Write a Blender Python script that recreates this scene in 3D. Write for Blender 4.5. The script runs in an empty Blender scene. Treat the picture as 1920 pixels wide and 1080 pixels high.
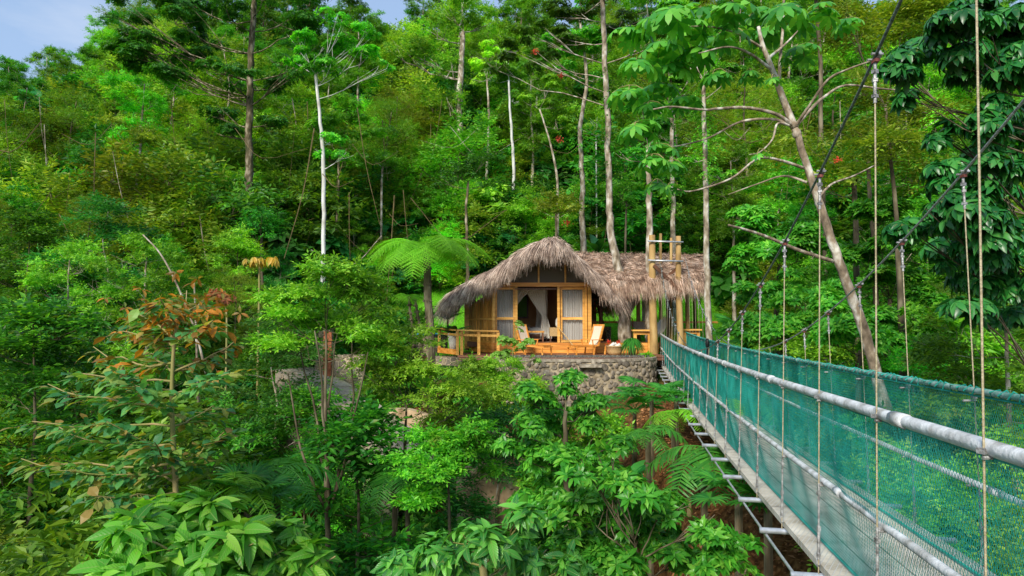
import bpy, math, random
import numpy as np
from mathutils import Vector
PI = math.pi
scene = bpy.context.scene
COL = scene.collection
F = 1200.0; PITCH = math.radians(3.0)
CA, SA = math.cos(PITCH), math.sin(PITCH)

def W(px, py, Y):
    """site survey: bearing of a feature and its distance along y -> its place in the world (eye level is z = 0)"""
    u = (px-960)/F; v = (540-py)/F
    d = np.array([u, CA - v*SA, SA + v*CA])
    return d*(Y/d[1])

# ------------------------------------------------------------ mesh builder
class MB:
    def __init__(s): s.uv=[]; s.v=[]; s.f3=[]; s.f4=[]; s.m3=[]; s.m4=[]; s.n=0
    def add(s, V, quads=None, tris=None, m=0):
        V=np.asarray(V,float).reshape(-1,3)
        if quads is not None and len(quads):
            q=np.asarray(quads,int).reshape(-1,4)+s.n; s.f4.append(q); s.m4.append(np.full(len(q),m))
        if tris is not None and len(tris):
            t=np.asarray(tris,int).reshape(-1,3)+s.n; s.f3.append(t); s.m3.append(np.full(len(t),m))
        s.v.append(V); s.n+=len(V)
    def box(s, c, size, rz=0, m=0, rx=0, ry=0, taper=1.0):
        x,y,z=[a/2 for a in size]
        V=np.array([[sx*x*(taper if sz>0 else 1),sy*y*(taper if sz>0 else 1),sz*z] for sz in (-1,1) for sy in (-1,1) for sx in (-1,1)])
        R=rotm(rx,ry,rz)
        s.add(V@R.T+np.array(c), quads=[(0,2,3,1),(4,5,7,6),(0,1,5,4),(2,6,7,3),(0,4,6,2),(1,3,7,5)], m=m)
    def bar(s, a, b, w, h, m=0):
        """square section bar from a to b"""
        a=np.array(a,float); b=np.array(b,float); d=b-a; L=np.linalg.norm(d); d/=L
        up=np.array([0,0,1.]) if abs(d[2])<.95 else np.array([0,1.,0])
        x=np.cross(d,up); x/=np.linalg.norm(x); z=np.cross(x,d)
        V=[]
        for p in (a,b):
            for sx,sz in ((-1,-1),(1,-1),(1,1),(-1,1)): V.append(p+x*sx*w/2+z*sz*h/2)
        s.add(V, quads=[(0,1,5,4),(1,2,6,5),(2,3,7,6),(3,0,4,7),(3,2,1,0),(4,5,6,7)], m=m)
    def tube(s, P, R, n=6, m=0, cap=True):
        P=np.asarray(P,float); k=len(P)
        R=np.full(k,R,float) if np.isscalar(R) else np.asarray(R,float)
        T=np.gradient(P,axis=0); T/=np.linalg.norm(T,axis=1)[:,None]+1e-9
        ref=np.array([0,0,1.]) if abs(T[:,2]).mean()<.8 else np.array([1.,0,0])
        X=np.cross(T,ref); X/=np.linalg.norm(X,axis=1)[:,None]+1e-9
        Z=np.cross(X,T)
        a=np.arange(n)*2*PI/n
        V=P[:,None,:]+R[:,None,None]*(np.cos(a)[None,:,None]*X[:,None,:]+np.sin(a)[None,:,None]*Z[:,None,:])
        i=np.arange(k-1)[:,None]*n; j=np.arange(n)[None,:]; j2=(j+1)%n
        q=np.stack([i+j,i+j2,i+n+j2,i+n+j],-1).reshape(-1,4)
        t=None
        V=V.reshape(-1,3)
        if cap:
            V=np.vstack([V,P[0],P[-1]]); c0=k*n; c1=k*n+1
            t=[(c0,(jj+1)%n,jj) for jj in range(n)]+[(c1,(k-1)*n+jj,(k-1)*n+(jj+1)%n) for jj in range(n)]
        s.add(V,quads=q,tris=t,m=m)
    def grid(s, V, m=0, closed=False):
        V=np.asarray(V,float); a,b=V.shape[:2]
        i=np.arange(a-1)[:,None]*b
        jj=np.arange(b if closed else b-1)[None,:]; j2=(jj+1)%b
        q=np.stack([i+jj,i+j2,i+b+j2,i+b+jj],-1).reshape(-1,4)
        s.add(V.reshape(-1,3),quads=q,m=m)
    def lathe(s, prof, c=(0,0,0), n=16, m=0, squash=1.0):
        a=np.arange(n)*2*PI/n; prof=np.array(prof,float)
        V=np.stack([prof[:,None,0]*np.cos(a),prof[:,None,0]*np.sin(a)*squash,np.repeat(prof[:,1][:,None],n,1)],-1)+np.array(c)
        s.grid(V,m=m,closed=True)
    def leaves(s, tpl, P, D, N, S, m=0, wscale=None):
        tv,tq,tt=tpl; tv=np.array(tv,float); k=len(tv); n=len(P)
        if n==0: return
        D=nrm(D); X=nrm(np.cross(D,N)); Z=np.cross(X,D)
        S=np.broadcast_to(np.asarray(S,float),(n,))
        V=P[:,None,:]+S[:,None,None]*(tv[None,:,0,None]*X[:,None,:]+tv[None,:,1,None]*D[:,None,:]+tv[None,:,2,None]*Z[:,None,:])
        off=(np.arange(n)*k)[:,None,None]
        q=(np.array(tq,int).reshape(1,-1,4)+off).reshape(-1,4) if tq else None
        t=(np.array(tt,int).reshape(1,-1,3)+off).reshape(-1,3) if tt else None
        if k>8: s.uv.append((s.n,np.tile(tv,(n,1))))
        s.add(V.reshape(-1,3),quads=q,tris=t,m=m)
    def build(s, name, mats, parent=None, smooth=False, loc=None, base=None):
        V=np.concatenate(s.v) if s.v else np.zeros((0,3))
        if base is None and parent is not None and loc is None: base=parent.location
        if base is not None: V=V-np.array(base)
        if loc is not None: V=V-np.array(loc)
        f4=np.concatenate(s.f4) if s.f4 else np.zeros((0,4),int)
        f3=np.concatenate(s.f3) if s.f3 else np.zeros((0,3),int)
        me=bpy.data.meshes.new(name)
        me.vertices.add(len(V)); me.vertices.foreach_set('co',V.astype(np.float32).ravel())
        nl=len(f4)*4+len(f3)*3
        me.loops.add(nl); me.loops.foreach_set('vertex_index',np.concatenate([f4.ravel(),f3.ravel()]).astype(np.int32))
        npoly=len(f4)+len(f3)
        me.polygons.add(npoly)
        st=np.concatenate([np.arange(len(f4))*4,len(f4)*4+np.arange(len(f3))*3]).astype(np.int32)
        me.polygons.foreach_set('loop_start',st)
        mi=np.concatenate((s.m4 if s.m4 else [])+(s.m3 if s.m3 else [])) if npoly else np.zeros(0)
        if not isinstance(mats,(list,tuple)): mats=[mats]
        for mm in mats: me.materials.append(mm)
        me.polygons.foreach_set('material_index',mi.astype(np.int32))
        me.polygons.foreach_set('use_smooth',np.full(npoly,smooth))
        if s.uv:
            A=np.zeros((len(V),3),np.float32)
            for o_,a_ in s.uv: A[o_:o_+len(a_)]=a_
            at=me.attributes.new('blade','FLOAT_VECTOR','POINT'); at.data.foreach_set('vector',A.ravel())
        me.update(calc_edges=True)
        o=bpy.data.objects.new(name,me); COL.objects.link(o)
        if parent is not None: o.parent=parent
        if loc is not None: o.location=loc
        return o

def rotm(rx,ry,rz):
    cx,sx,cy,sy,cz,sz=math.cos(rx),math.sin(rx),math.cos(ry),math.sin(ry),math.cos(rz),math.sin(rz)
    return np.array([[cz,-sz,0],[sz,cz,0],[0,0,1]])@np.array([[cy,0,sy],[0,1,0],[-sy,0,cy]])@np.array([[1,0,0],[0,cx,-sx],[0,sx,cx]])
def nrm(a): return a/(np.linalg.norm(a,axis=-1,keepdims=True)+1e-9)
def rand_dir(rng,n): return nrm(rng.normal(size=(n,3)))
def bez(pts,n=8):
    """smooth curve through points (catmull-rom)"""
    P=np.array(pts,float)
    if len(P)==2: return np.linspace(P[0],P[1],n)
    Q=np.vstack([2*P[0]-P[1],P,2*P[-1]-P[-2]]); out=[]
    for i in range(len(P)-1):
        p0,p1,p2,p3=Q[i:i+4]
        for t in np.linspace(0,1,n,endpoint=(i==len(P)-2)):
            out.append(.5*((2*p1)+(-p0+p2)*t+(2*p0-5*p1+4*p2-p3)*t*t+(-p0+3*p1-3*p2+p3)*t**3))
    return np.array(out)

def tag(o,label=None,cat=None,group=None,kind=None):
    if label: o['label']=label
    if cat: o['category']=cat
    if group: o['group']=group
    if kind: o['kind']=kind
    return o
def empty(name,loc,label,cat,group=None,rz=0):
    o=bpy.data.objects.new(name,None); COL.objects.link(o); o.location=tuple(loc); o.rotation_euler=(0,0,rz)
    o.empty_display_size=.2
    return tag(o,label,cat,group)
def dup(root,loc,rz=0,sc=1.0,label=None,group=None):
    r=root.copy(); COL.objects.link(r); r.location=tuple(loc); r.rotation_euler=(0,0,rz); r.scale=(sc,sc,sc) if np.isscalar(sc) else sc
    if label: r['label']=label
    if group: r['group']=group
    for ch in list(root.children):
        c=ch.copy(); COL.objects.link(c); c.parent=r
        for g in ch.children:
            d=g.copy(); COL.objects.link(d); d.parent=c
    return r

# ------------------------------------------------------------ materials
def newmat(name):
    m=bpy.data.materials.new(name); m.use_nodes=True
    nt=m.node_tree; nt.nodes.clear(); out=nt.nodes.new('ShaderNodeOutputMaterial')
    return m,nt,out
def N(nt,t,**k):
    n=nt.nodes.new(t)
    for a,b in k.items():
        if a.startswith('i_'): n.inputs[a[2:].replace('_',' ')].default_value=b
        else: setattr(n,a,b)
    return n
def ramp(nt,fac,stops):
    r=nt.nodes.new('ShaderNodeValToRGB'); e=r.color_ramp.elements
    while len(e)<len(stops): e.new(.5)
    for el,(p,c) in zip(e,stops): el.position=p; el.color=(*c,1) if len(c)==3 else c
    nt.links.new(fac,r.inputs[0]); return r
def leafmat(name,cols,trans=.42,rough=.45,spec=.35,veins=False,varscale=.35,obj=True):
    """cols: list of linear colours picked per leaf; shifted per plant"""
    m,nt,out=newmat(name); L=nt.links
    geo=N(nt,'ShaderNodeNewGeometry'); oi=N(nt,'ShaderNodeObjectInfo')
    k=len(cols); r=ramp(nt,geo.outputs['Random Per Island'],[(i/(k-1) if k>1 else 0,c) for i,c in enumerate(cols)])
    hsv=N(nt,'ShaderNodeHueSaturation')
    mr=N(nt,'ShaderNodeMapRange'); mr.inputs[3].default_value=.456; mr.inputs[4].default_value=.512
    L.new(oi.outputs['Random'],mr.inputs[0]); 
    if obj: L.new(mr.outputs[0],hsv.inputs['Hue'])
    else: hsv.inputs['Hue'].default_value=.493
    m2=N(nt,'ShaderNodeMath',operation='MULTIPLY'); m2.inputs[1].default_value=7.31
    m3=N(nt,'ShaderNodeMath',operation='FRACT'); L.new(oi.outputs['Random'],m2.inputs[0]); L.new(m2.outputs[0],m3.inputs[0])
    m4=N(nt,'ShaderNodeMapRange'); m4.inputs[3].default_value=1-varscale; m4.inputs[4].default_value=1+varscale; L.new(m3.outputs[0],m4.inputs[0])
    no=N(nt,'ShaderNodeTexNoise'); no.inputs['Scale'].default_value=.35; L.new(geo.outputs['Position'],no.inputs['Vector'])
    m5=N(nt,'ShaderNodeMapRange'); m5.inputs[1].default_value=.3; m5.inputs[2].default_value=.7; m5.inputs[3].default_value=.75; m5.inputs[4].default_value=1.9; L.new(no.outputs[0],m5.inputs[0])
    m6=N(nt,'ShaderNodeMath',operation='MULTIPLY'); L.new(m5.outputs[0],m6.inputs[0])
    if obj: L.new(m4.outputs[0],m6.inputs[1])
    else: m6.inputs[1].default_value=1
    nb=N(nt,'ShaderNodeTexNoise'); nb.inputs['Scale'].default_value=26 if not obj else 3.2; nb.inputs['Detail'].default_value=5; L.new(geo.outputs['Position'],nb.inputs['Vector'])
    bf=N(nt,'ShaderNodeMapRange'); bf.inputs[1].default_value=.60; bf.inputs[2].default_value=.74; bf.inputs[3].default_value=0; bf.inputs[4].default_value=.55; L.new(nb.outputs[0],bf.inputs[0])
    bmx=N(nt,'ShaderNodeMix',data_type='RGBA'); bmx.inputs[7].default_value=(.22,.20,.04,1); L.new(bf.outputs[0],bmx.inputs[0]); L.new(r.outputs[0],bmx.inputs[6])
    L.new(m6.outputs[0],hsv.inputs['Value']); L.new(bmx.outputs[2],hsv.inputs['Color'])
    p=N(nt,'ShaderNodeBsdfPrincipled'); p.inputs['Roughness'].default_value=rough
    p.inputs['Specular IOR Level'].default_value=spec
    tr=N(nt,'ShaderNodeBsdfTranslucent')
    if veins:
        at=N(nt,'ShaderNodeAttribute',attribute_name='blade'); sx=N(nt,'ShaderNodeSeparateXYZ'); L.new(at.outputs['Vector'],sx.inputs[0])
        def mth(op,a,b=None):
            n_=N(nt,'ShaderNodeMath',operation=op)
            for i_,v_ in enumerate((a,b)):
                if v_ is None: continue
                if isinstance(v_,(int,float)): n_.inputs[i_].default_value=v_
                else: L.new(v_,n_.inputs[i_])
            return n_.outputs[0]
        ax=mth('ABSOLUTE',sx.outputs[0]); ph=mth('MULTIPLY',mth('SUBTRACT',sx.outputs[1],mth('MULTIPLY',ax,1.1)),62.0)
        sn=mth('SINE',ph); side=mth('GREATER_THAN',sn,.93); mid=mth('LESS_THAN',ax,.010)
        vn=mth('MAXIMUM',mth('MULTIPLY',side,.16),mth('MULTIPLY',mid,.6))
        vx=N(nt,'ShaderNodeMix',data_type='RGBA'); L.new(vn,vx.inputs[0]); L.new(hsv.outputs[0],vx.inputs[6]); vx.inputs[7].default_value=(.30,.42,.12,1)
        bp=N(nt,'ShaderNodeBump'); bp.inputs['Strength'].default_value=.22; bp.inputs['Distance'].default_value=.004; L.new(sn,bp.inputs['Height']); L.new(bp.outputs[0],p.inputs['Normal'])
        hsv=vx; leafcol=vx.outputs[2]
    else: leafcol=hsv.outputs[0]
    tint=N(nt,'ShaderNodeMix',data_type='RGBA',blend_type='MULTIPLY'); tint.inputs[0].default_value=1
    tint.inputs[7].default_value=(1.6,1.45,.5,1)
    L.new(leafcol,tint.inputs[6]); L.new(tint.outputs[2],tr.inputs[0]); L.new(leafcol,p.inputs['Base Color'])
    mx=N(nt,'ShaderNodeMixShader'); mx.inputs[0].default_value=trans
    L.new(p.outputs[0],mx.inputs[1]); L.new(tr.outputs[0],mx.inputs[2]); L.new(mx.outputs[0],out.inputs[0])
    return m
def surf(name,c1,c2,scale=4,rough=.7,bump=.3,stretch=(1,1,1),c3=None,metal=0,detail=6,spec=.3,isl=0,coord='Object',bscale=None):
    """general two/three colour noisy surface"""
    m,nt,out=newmat(name); L=nt.links
    tc=N(nt,'ShaderNodeTexCoord'); mp=N(nt,'ShaderNodeMapping'); mp.inputs['Scale'].default_value=stretch
    geo=N(nt,'ShaderNodeNewGeometry')
    L.new(geo.outputs['Position'] if coord=='World' else tc.outputs[coord],mp.inputs[0])
    no=N(nt,'ShaderNodeTexNoise'); no.inputs['Scale'].default_value=scale; no.inputs['Detail'].default_value=detail
    L.new(mp.outputs[0],no.inputs['Vector'])
    st=[(.35,c1),(.65,c2)] if c3 is None else [(.3,c1),(.5,c2),(.68,c3)]
    r=ramp(nt,no.outputs[0],st); c=r.outputs[0]
    if isl:
        mr=N(nt,'ShaderNodeMapRange'); mr.inputs[3].default_value=1-isl; mr.inputs[4].default_value=1+isl
        L.new(geo.outputs['Random Per Island'],mr.inputs[0])
        h=N(nt,'ShaderNodeHueSaturation'); L.new(mr.outputs[0],h.inputs['Value']); L.new(c,h.inputs['Color']); c=h.outputs[0]
    p=N(nt,'ShaderNodeBsdfPrincipled'); p.inputs['Roughness'].default_value=rough; p.inputs['Metallic'].default_value=metal
    p.inputs['Specular IOR Level'].default_value=spec
    L.new(c,p.inputs['Base Color'])
    if bump:
        n2=N(nt,'ShaderNodeTexNoise'); n2.inputs['Scale'].default_value=bscale or scale*3; n2.inputs['Detail'].default_value=4; L.new(mp.outputs[0],n2.inputs['Vector'])
        b=N(nt,'ShaderNodeBump'); b.inputs['Strength'].default_value=bump; b.inputs['Distance'].default_value=.02
        L.new(n2.outputs[0],b.inputs['Height']); L.new(b.outputs[0],p.inputs['Normal'])
    L.new(p.outputs[0],out.inputs[0]); return m

G_DARK=[(.014,.09,.012),(.022,.15,.014),(.04,.21,.016),(.09,.30,.02)]
G_MID=[(.02,.15,.012),(.04,.24,.014),(.08,.34,.018),(.16,.44,.03)]
G_LIGHT=[(.04,.22,.012),(.08,.34,.016),(.14,.45,.03),(.24,.52,.05)]
G_OLIVE=[(.06,.15,.012),(.08,.23,.014),(.13,.30,.02),(.24,.36,.04),(.05,.16,.012)]
G_BLUE=[(.014,.11,.022),(.022,.18,.035),(.035,.25,.045),(.08,.33,.06)]
M={}
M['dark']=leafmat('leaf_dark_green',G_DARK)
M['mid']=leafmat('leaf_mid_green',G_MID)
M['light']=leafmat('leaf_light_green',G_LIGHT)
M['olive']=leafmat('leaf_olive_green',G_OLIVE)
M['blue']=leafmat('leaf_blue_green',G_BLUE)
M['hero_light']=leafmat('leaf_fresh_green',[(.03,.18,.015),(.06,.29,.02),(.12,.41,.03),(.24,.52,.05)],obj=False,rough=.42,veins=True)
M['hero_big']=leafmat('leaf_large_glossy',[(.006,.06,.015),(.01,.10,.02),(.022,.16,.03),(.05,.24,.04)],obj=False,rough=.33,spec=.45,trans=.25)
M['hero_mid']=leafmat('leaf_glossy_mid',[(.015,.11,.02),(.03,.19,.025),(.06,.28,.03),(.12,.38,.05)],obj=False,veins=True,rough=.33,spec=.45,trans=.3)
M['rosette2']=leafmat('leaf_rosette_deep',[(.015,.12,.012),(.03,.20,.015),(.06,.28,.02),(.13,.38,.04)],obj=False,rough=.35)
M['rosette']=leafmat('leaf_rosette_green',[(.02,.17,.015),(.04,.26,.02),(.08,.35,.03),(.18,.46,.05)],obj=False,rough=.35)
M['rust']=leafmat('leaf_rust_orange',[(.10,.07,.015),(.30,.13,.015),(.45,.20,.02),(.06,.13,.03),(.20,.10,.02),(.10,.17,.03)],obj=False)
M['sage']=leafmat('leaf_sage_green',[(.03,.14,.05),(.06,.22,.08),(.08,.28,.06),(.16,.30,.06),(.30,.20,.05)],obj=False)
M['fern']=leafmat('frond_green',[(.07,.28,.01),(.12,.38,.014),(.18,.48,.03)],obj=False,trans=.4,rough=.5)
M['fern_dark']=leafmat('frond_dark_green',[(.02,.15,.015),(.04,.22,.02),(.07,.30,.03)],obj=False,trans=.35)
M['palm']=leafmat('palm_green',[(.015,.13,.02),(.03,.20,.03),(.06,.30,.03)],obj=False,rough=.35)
M['yellow']=leafmat('leaf_yellow',[(.34,.24,.02),(.45,.32,.05),(.14,.26,.03)],obj=False)
M['red']=leafmat('leaf_red_brown',[(.22,.07,.03),(.28,.11,.04),(.14,.10,.03)],obj=False)
M['redflower']=leafmat('petal_red',[(.42,.06,.03),(.5,.10,.04),(.35,.05,.03)],obj=False)
M['grass']=leafmat('grass_blade',[(.06,.26,.01),(.10,.38,.012),(.17,.5,.02)],obj=False,rough=.6)
M['litter']=leafmat('dead_leaf',[(.10,.04,.015),(.22,.09,.025),(.32,.15,.05),(.42,.22,.09),(.14,.06,.02)],obj=False,trans=.1,rough=.8)
M['bark_pale']=surf('bark_pale_mottled',(.07,.05,.03),(.33,.27,.19),5,.9,.8,(1,1,.5),c3=(.66,.62,.54),coord='World',detail=10)
M['bark_white']=surf('bark_white',(.38,.36,.30),(.82,.82,.80),4,.8,.3,(1,1,.3),coord='Object')
M['bark_brown']=surf('bark_brown',(.03,.024,.014),(.10,.08,.045),5,.9,.7,(1,1,.3),c3=(.24,.20,.13),detail=9)
M['bark_moss']=surf('bark_mossy',(.03,.04,.012),(.11,.085,.045),5,.9,.7,(1,1,.5),c3=(.38,.33,.23),detail=9)
M['bark_green']=surf('stem_green_tan',(.20,.22,.05),(.35,.27,.12),5,.7,.3,(1,1,.3))
M['bark_cec']=surf('bark_lichen_grey',(.10,.075,.05),(.30,.23,.16),7,.9,.8,(1,1,.6),c3=(.68,.64,.56),coord='World',detail=10)
M['vine']=surf('vine_stem',(.10,.07,.03),(.22,.16,.07),5,.85,.3)

# leaf templates (length 1 along y)
T_R2=([(0,0,0),(.21,.42,.05),(0,1,-.08),(-.21,.42,.05)],None,[(0,1,2),(0,2,3)])
T_R2W=([(0,0,0),(.30,.45,.06),(0,1,-.1),(-.30,.45,.06)],None,[(0,1,2),(0,2,3)])
T_L=([(0,0,0),(.15,.28,.05),(0,.33,0),(-.15,.28,.05),(.17,.6,.02),(0,.66,-.03),(-.17,.6,.02),(0,1,-.16)],
     [(2,5,4,1),(3,6,5,2)],[(0,2,1),(0,3,2),(5,7,4),(6,7,5)])
T_LW=([(0,0,0),(.25,.25,.05),(0,.30,0),(-.25,.25,.05),(.30,.6,.0),(0,.66,-.04),(-.30,.6,.0),(0,1,-.2)],
     [(2,5,4,1),(3,6,5,2)],[(0,2,1),(0,3,2),(5,7,4),(6,7,5)])
def big_leaf(w=.2,rows=7,curl=.35,fold=.22):
    V=[];Q=[];T=[]
    V.append((0,-.12,.0)); 
    for i in range(rows):
        t=(i+.35)/rows; ww=w*math.sin(PI*min(1,t**.85))**.7*(1.0 if t<.8 else 1.0)
        z=-curl*t*t; wav=.012*math.sin(i*2.1)
        V+= [(-ww,t,z+ww*fold+wav),(0,t,z),(ww,t,z+ww*fold-wav)]
    V.append((0,1.03,-curl*1.08))
    T+=[(0,2,1),(0,3,2)]
    for i in range(rows-1):
        a=1+i*3; b=a+3
        Q+=[(a,a+1,b+1,b),(a+1,a+2,b+2,b+1)]
    a=1+(rows-1)*3; e=a+3
    T+=[(a,a+1,e),(a+1,a+2,e)]
    return (V,Q,T)
T_BIG=big_leaf(.185,7,.4,.3); T_EL=big_leaf(.21,4,.32,.28); T_BIGN=big_leaf(.14,6,.3,.25)

# ------------------------------------------------------------ foliage generators
def clusters(rng,centers,radii,n,shell=.45):
    """cluster positions/outward directions in flattened ellipsoids"""
    C=np.asarray(centers,float); R=np.asarray(radii,float)
    if R.ndim==1: R=np.stack([R,R,R*.6],-1)
    w=(R[:,0]*R[:,1]*R[:,2])**.8; w/=w.sum()
    idx=rng.choice(len(C),n,p=w)
    d=rand_dir(rng,n); d[:,2]=np.where(d[:,2]<-.2,-d[:,2]*.6,d[:,2])
    r=rng.uniform(shell**2,1,n)**.5
    o=nrm(d*R[idx]) 
    return C[idx]+d*R[idx]*r[:,None], nrm(o+np.array([0,0,.25])), idx
def rosettes(mb,rng,P,A,k,size,tpl=T_R2,open_=1.15,droop=.25,m=0,jit=.25):
    n=len(P); A=nrm(A)
    ref=rand_dir(rng,n); X=nrm(np.cross(A,ref)); Y=np.cross(A,X)
    Pk=np.repeat(P,k,0); Ak=np.repeat(A,k,0); Xk=np.repeat(X,k,0); Yk=np.repeat(Y,k,0)
    ph=np.tile(np.arange(k)*2*PI/k,n)+rng.uniform(-.3,.3,n*k)
    op=open_+rng.uniform(-jit,jit,n*k)
    rad=np.cos(ph)[:,None]*Xk+np.sin(ph)[:,None]*Yk
    D=np.cos(op)[:,None]*Ak+np.sin(op)[:,None]*rad+np.array([0,0,-droop])
    S=np.repeat(size*rng.uniform(.7,1.15,n),k)*rng.uniform(.8,1.15,n*k)
    mb.leaves(tpl,Pk+rad*(S*.06)[:,None],D,Ak+rng.normal(0,.12,(n*k,3)),S,m=m)
def sprays(mb,rng,P,A,k,size,tpl=T_R2,length=.5,droop=.3,m=0,wood=None,wm=0):
    """twigs with leaves alternating on both sides"""
    n=len(P); A=nrm(A+rng.normal(0,.35,(n,3))+np.array([0,0,-.05]))
    side=nrm(np.cross(A,np.array([0,0,1.])+rng.normal(0,.15,(n,3))))
    up=np.cross(side,A)
    L=length*rng.uniform(.6,1.2,n)
    for j in range(k):
        t=(j+.6)/k; s=1 if j%2 else -1
        pos=P+A*(L*t)[:,None]+np.array([0,0,-1])*(droop*L*t*t)[:,None]
        D=A*(.55+.6*(t>.9))+side*s*(1 if t<.9 else .1)+np.array([0,0,-droop])+rng.normal(0,.18,(n,3))
        mb.leaves(tpl,pos,D,up+rng.normal(0,.18,(n,3)),size*rng.uniform(.7,1.15,n)*(1.1-.3*abs(t-.5)),m=m)
    if wood is not None:
        for i in range(n):
            wood.tube([P[i]-A[i]*.1,P[i]+A[i]*L[i]*.5+np.array([0,0,-droop*L[i]*.25]),P[i]+A[i]*L[i]+np.array([0,0,-droop*L[i]])],[.006,.005,.003],3,m=wm,cap=False)
def limb(mb,a,b,r0,r1,rng,sag=.15,n=6,m=0,sides=5):
    a=np.array(a,float); b=np.array(b,float); L=np.linalg.norm(b-a)
    mid=(a+b)/2+np.array([0,0,-sag*L])*.4+rng.normal(0,.05,3)*L
    t=np.linspace(0,1,n)[:,None]
    P=(1-t)**2*a+2*t*(1-t)*mid+t*t*b
    P[1:-1]+=rng.normal(0,.012,(n-2,3))*L
    mb.tube(P,np.linspace(r0,r1,n),sides,m=m,cap=False)
    return P

def build_tree(name,label,cat,trunk,tr,blobs,leaf,lsize,nclu,k=6,mode='ros',tpl=T_R2,bark='bark_brown',loc=None,group=None,
               seed=0,extra=None,droop=.25,twigs=False,shell=.45,limbs=True,attach=None,sides=7,length=.5,open_=1.15,crownname='crown'):
    """trunk: list of world pts, tr: radii; blobs: [(x,y,z,rx,ry,rz)] ; returns root"""
    rng=np.random.default_rng(seed)
    T=bez(trunk,5); R=np.interp(np.linspace(0,1,len(T)),np.linspace(0,1,len(tr)),tr)
    base=np.array(T[0]) if loc is None else np.array(loc)
    root=empty(name,base,label,cat,group)
    wood=MB(); R2=R.copy(); R2[0]*=1.5
    T2=T+rng.normal(0,.15,T.shape)*R[:,None]
    wood.tube(T2,R2,sides,cap=True)
    B=np.array(blobs,float)
    cr=MB()
    if len(B):
        cen=B[:,:3]; rad=B[:,3:6]
        # every mass breaks into uneven smaller clumps
        sc_=[];sr_=[]
        for c,r in zip(cen,rad):
            for q in range(4):
                sc_.append(c+rand_dir(rng,1)[0]*r*rng.uniform(.35,.95)); f_=rng.uniform(.32,.68); sr_.append(np.array([r[0]*f_,r[1]*f_,max(r[2],r[0]*.5)*f_]))
        cen2=np.array(sc_); rad2=np.array(sr_)
        if limbs:
            for c,r in zip(cen,rad):
                lo=int(len(T)*(attach if attach is not None else .35))
                cand=T[lo:]; sc=np.linalg.norm(cand-c,axis=1)+np.abs(cand[:,2]-(c[2]-.5*np.linalg.norm((cand-c)[:,:2],axis=1)))*.8
                j=lo+int(np.argmin(sc))
                P=limb(wood,T[j],c-np.array([0,0,r[2]*.4]),max(.010,R[j]*.25),max(.006,R[j]*.10),rng,sides=5)
                for q in range(5):
                    d=rand_dir(rng,1)[0]; d[2]=abs(d[2])*.6
                    limb(wood,P[rng.integers(2,6)],c+d*r*.8,max(.008,R[j]*.18),.005,rng,n=4,sides=3)
        P,A,idx=clusters(rng,cen2,rad2,nclu,shell)
        if mode=='ros':
            rosettes(cr,rng,P,nrm(A+np.array([0,0,.5])),k,lsize,tpl,droop=droop,open_=open_)
        elif mode=='mix':
            h=nclu//2
            rosettes(cr,rng,P[:h],nrm(A[:h]+np.array([0,0,.5])),k,lsize,tpl,droop=droop,open_=open_)
            sprays(cr,rng,P[h:],A[h:],k,lsize,tpl,length=length,droop=droop)
        else:
            sprays(cr,rng,P,A,k,lsize,tpl,length=length,droop=droop)
        if twigs:
            for i in rng.choice(nclu,min(nclu,160),replace=False):
                c=cen2[idx[i]]; limb(wood,c+(P[i]-c)*.25,P[i],.010,.004,rng,n=4,sides=3)
    if extra: extra(wood,cr,rng,T,R)
    wood.build('trunk',M[bark],root,smooth=True)
    if cr.n: cr.build(crownname,M[leaf] if isinstance(leaf,str) else leaf,root,smooth=(len(tpl[0])>8))
    return root
# ============================================================ TERRAIN
def smooth(a,b,x): t=np.clip((x-a)/(b-a),0,1); return t*t*(3-2*t)
_YK=np.array([-60,-10,0,6,10,14,18,21,23.5,25,32,36,42,50,60,72,90,130,700.]);
_ZK=np.array([-3,-4,-6,-8,-8.2,-7.4,-5.6,-4.3,-2.6,-1.45,-1.2,.4,4.4,10.5,18.5,26.,34,34,20.])
def nz(x,y):
    return (np.sin(x*.31+1.3)*np.cos(y*.27)+.6*np.sin(x*.71+y*.43)+.35*np.sin(x*1.3-y*.9+2))*.35
def terr(x,y):
    x=np.asarray(x,float); y=np.asarray(y,float)
    z=np.interp(y,_YK,_ZK)
    # right bank beyond the bridge and the spur carrying the dirt slope under it
    spur=-3.4+.09*(y-10)-.0*x
    k=np.exp(-((x-5.2)/2.3)**2)*smooth(5,9,y)*(1-smooth(22,24,y))
    z=z+(np.maximum(spur,z)-z)*np.clip(k*1.35,0,1)
    kr=smooth(5.5,11,x)*(1-smooth(26,34,y))
    z=z+(np.maximum(-3.2+.16*(x-9)+.0*y,z)-z)*kr*smooth(0,6,y)
    # left bank
    kl=smooth(-5,-14,x) if False else 1-smooth(-16,-5,x)
    z=z+kl*(1-smooth(30,45,y))*smooth(4,16,y)*(1.6)
    # lawn shelf behind and left of the cabin
    z=z+nz(x,y)*smooth(2,12,np.hypot(x-2,(y-27)))*.9
    # lower skyline at far left
    z=z-(1-smooth(-50,-30,x))*smooth(45,70,y)*7.5
    # path bench down to the left of the wall
    return z
def tz(x,y): return float(terr(x,y))
xs=np.concatenate([np.linspace(-600,-60,14)[:-1],np.linspace(-60,60,201),np.linspace(60,600,14)[1:]])
ys=np.concatenate([np.linspace(-60,-2,10)[:-1],np.linspace(-2,60,156),np.linspace(60,130,50)[1:],np.linspace(130,700,14)[1:]])
XX,YY=np.meshgrid(xs,ys); ZZ=terr(XX,YY)
g=MB(); g.grid(np.stack([XX,YY,ZZ],-1))
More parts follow.
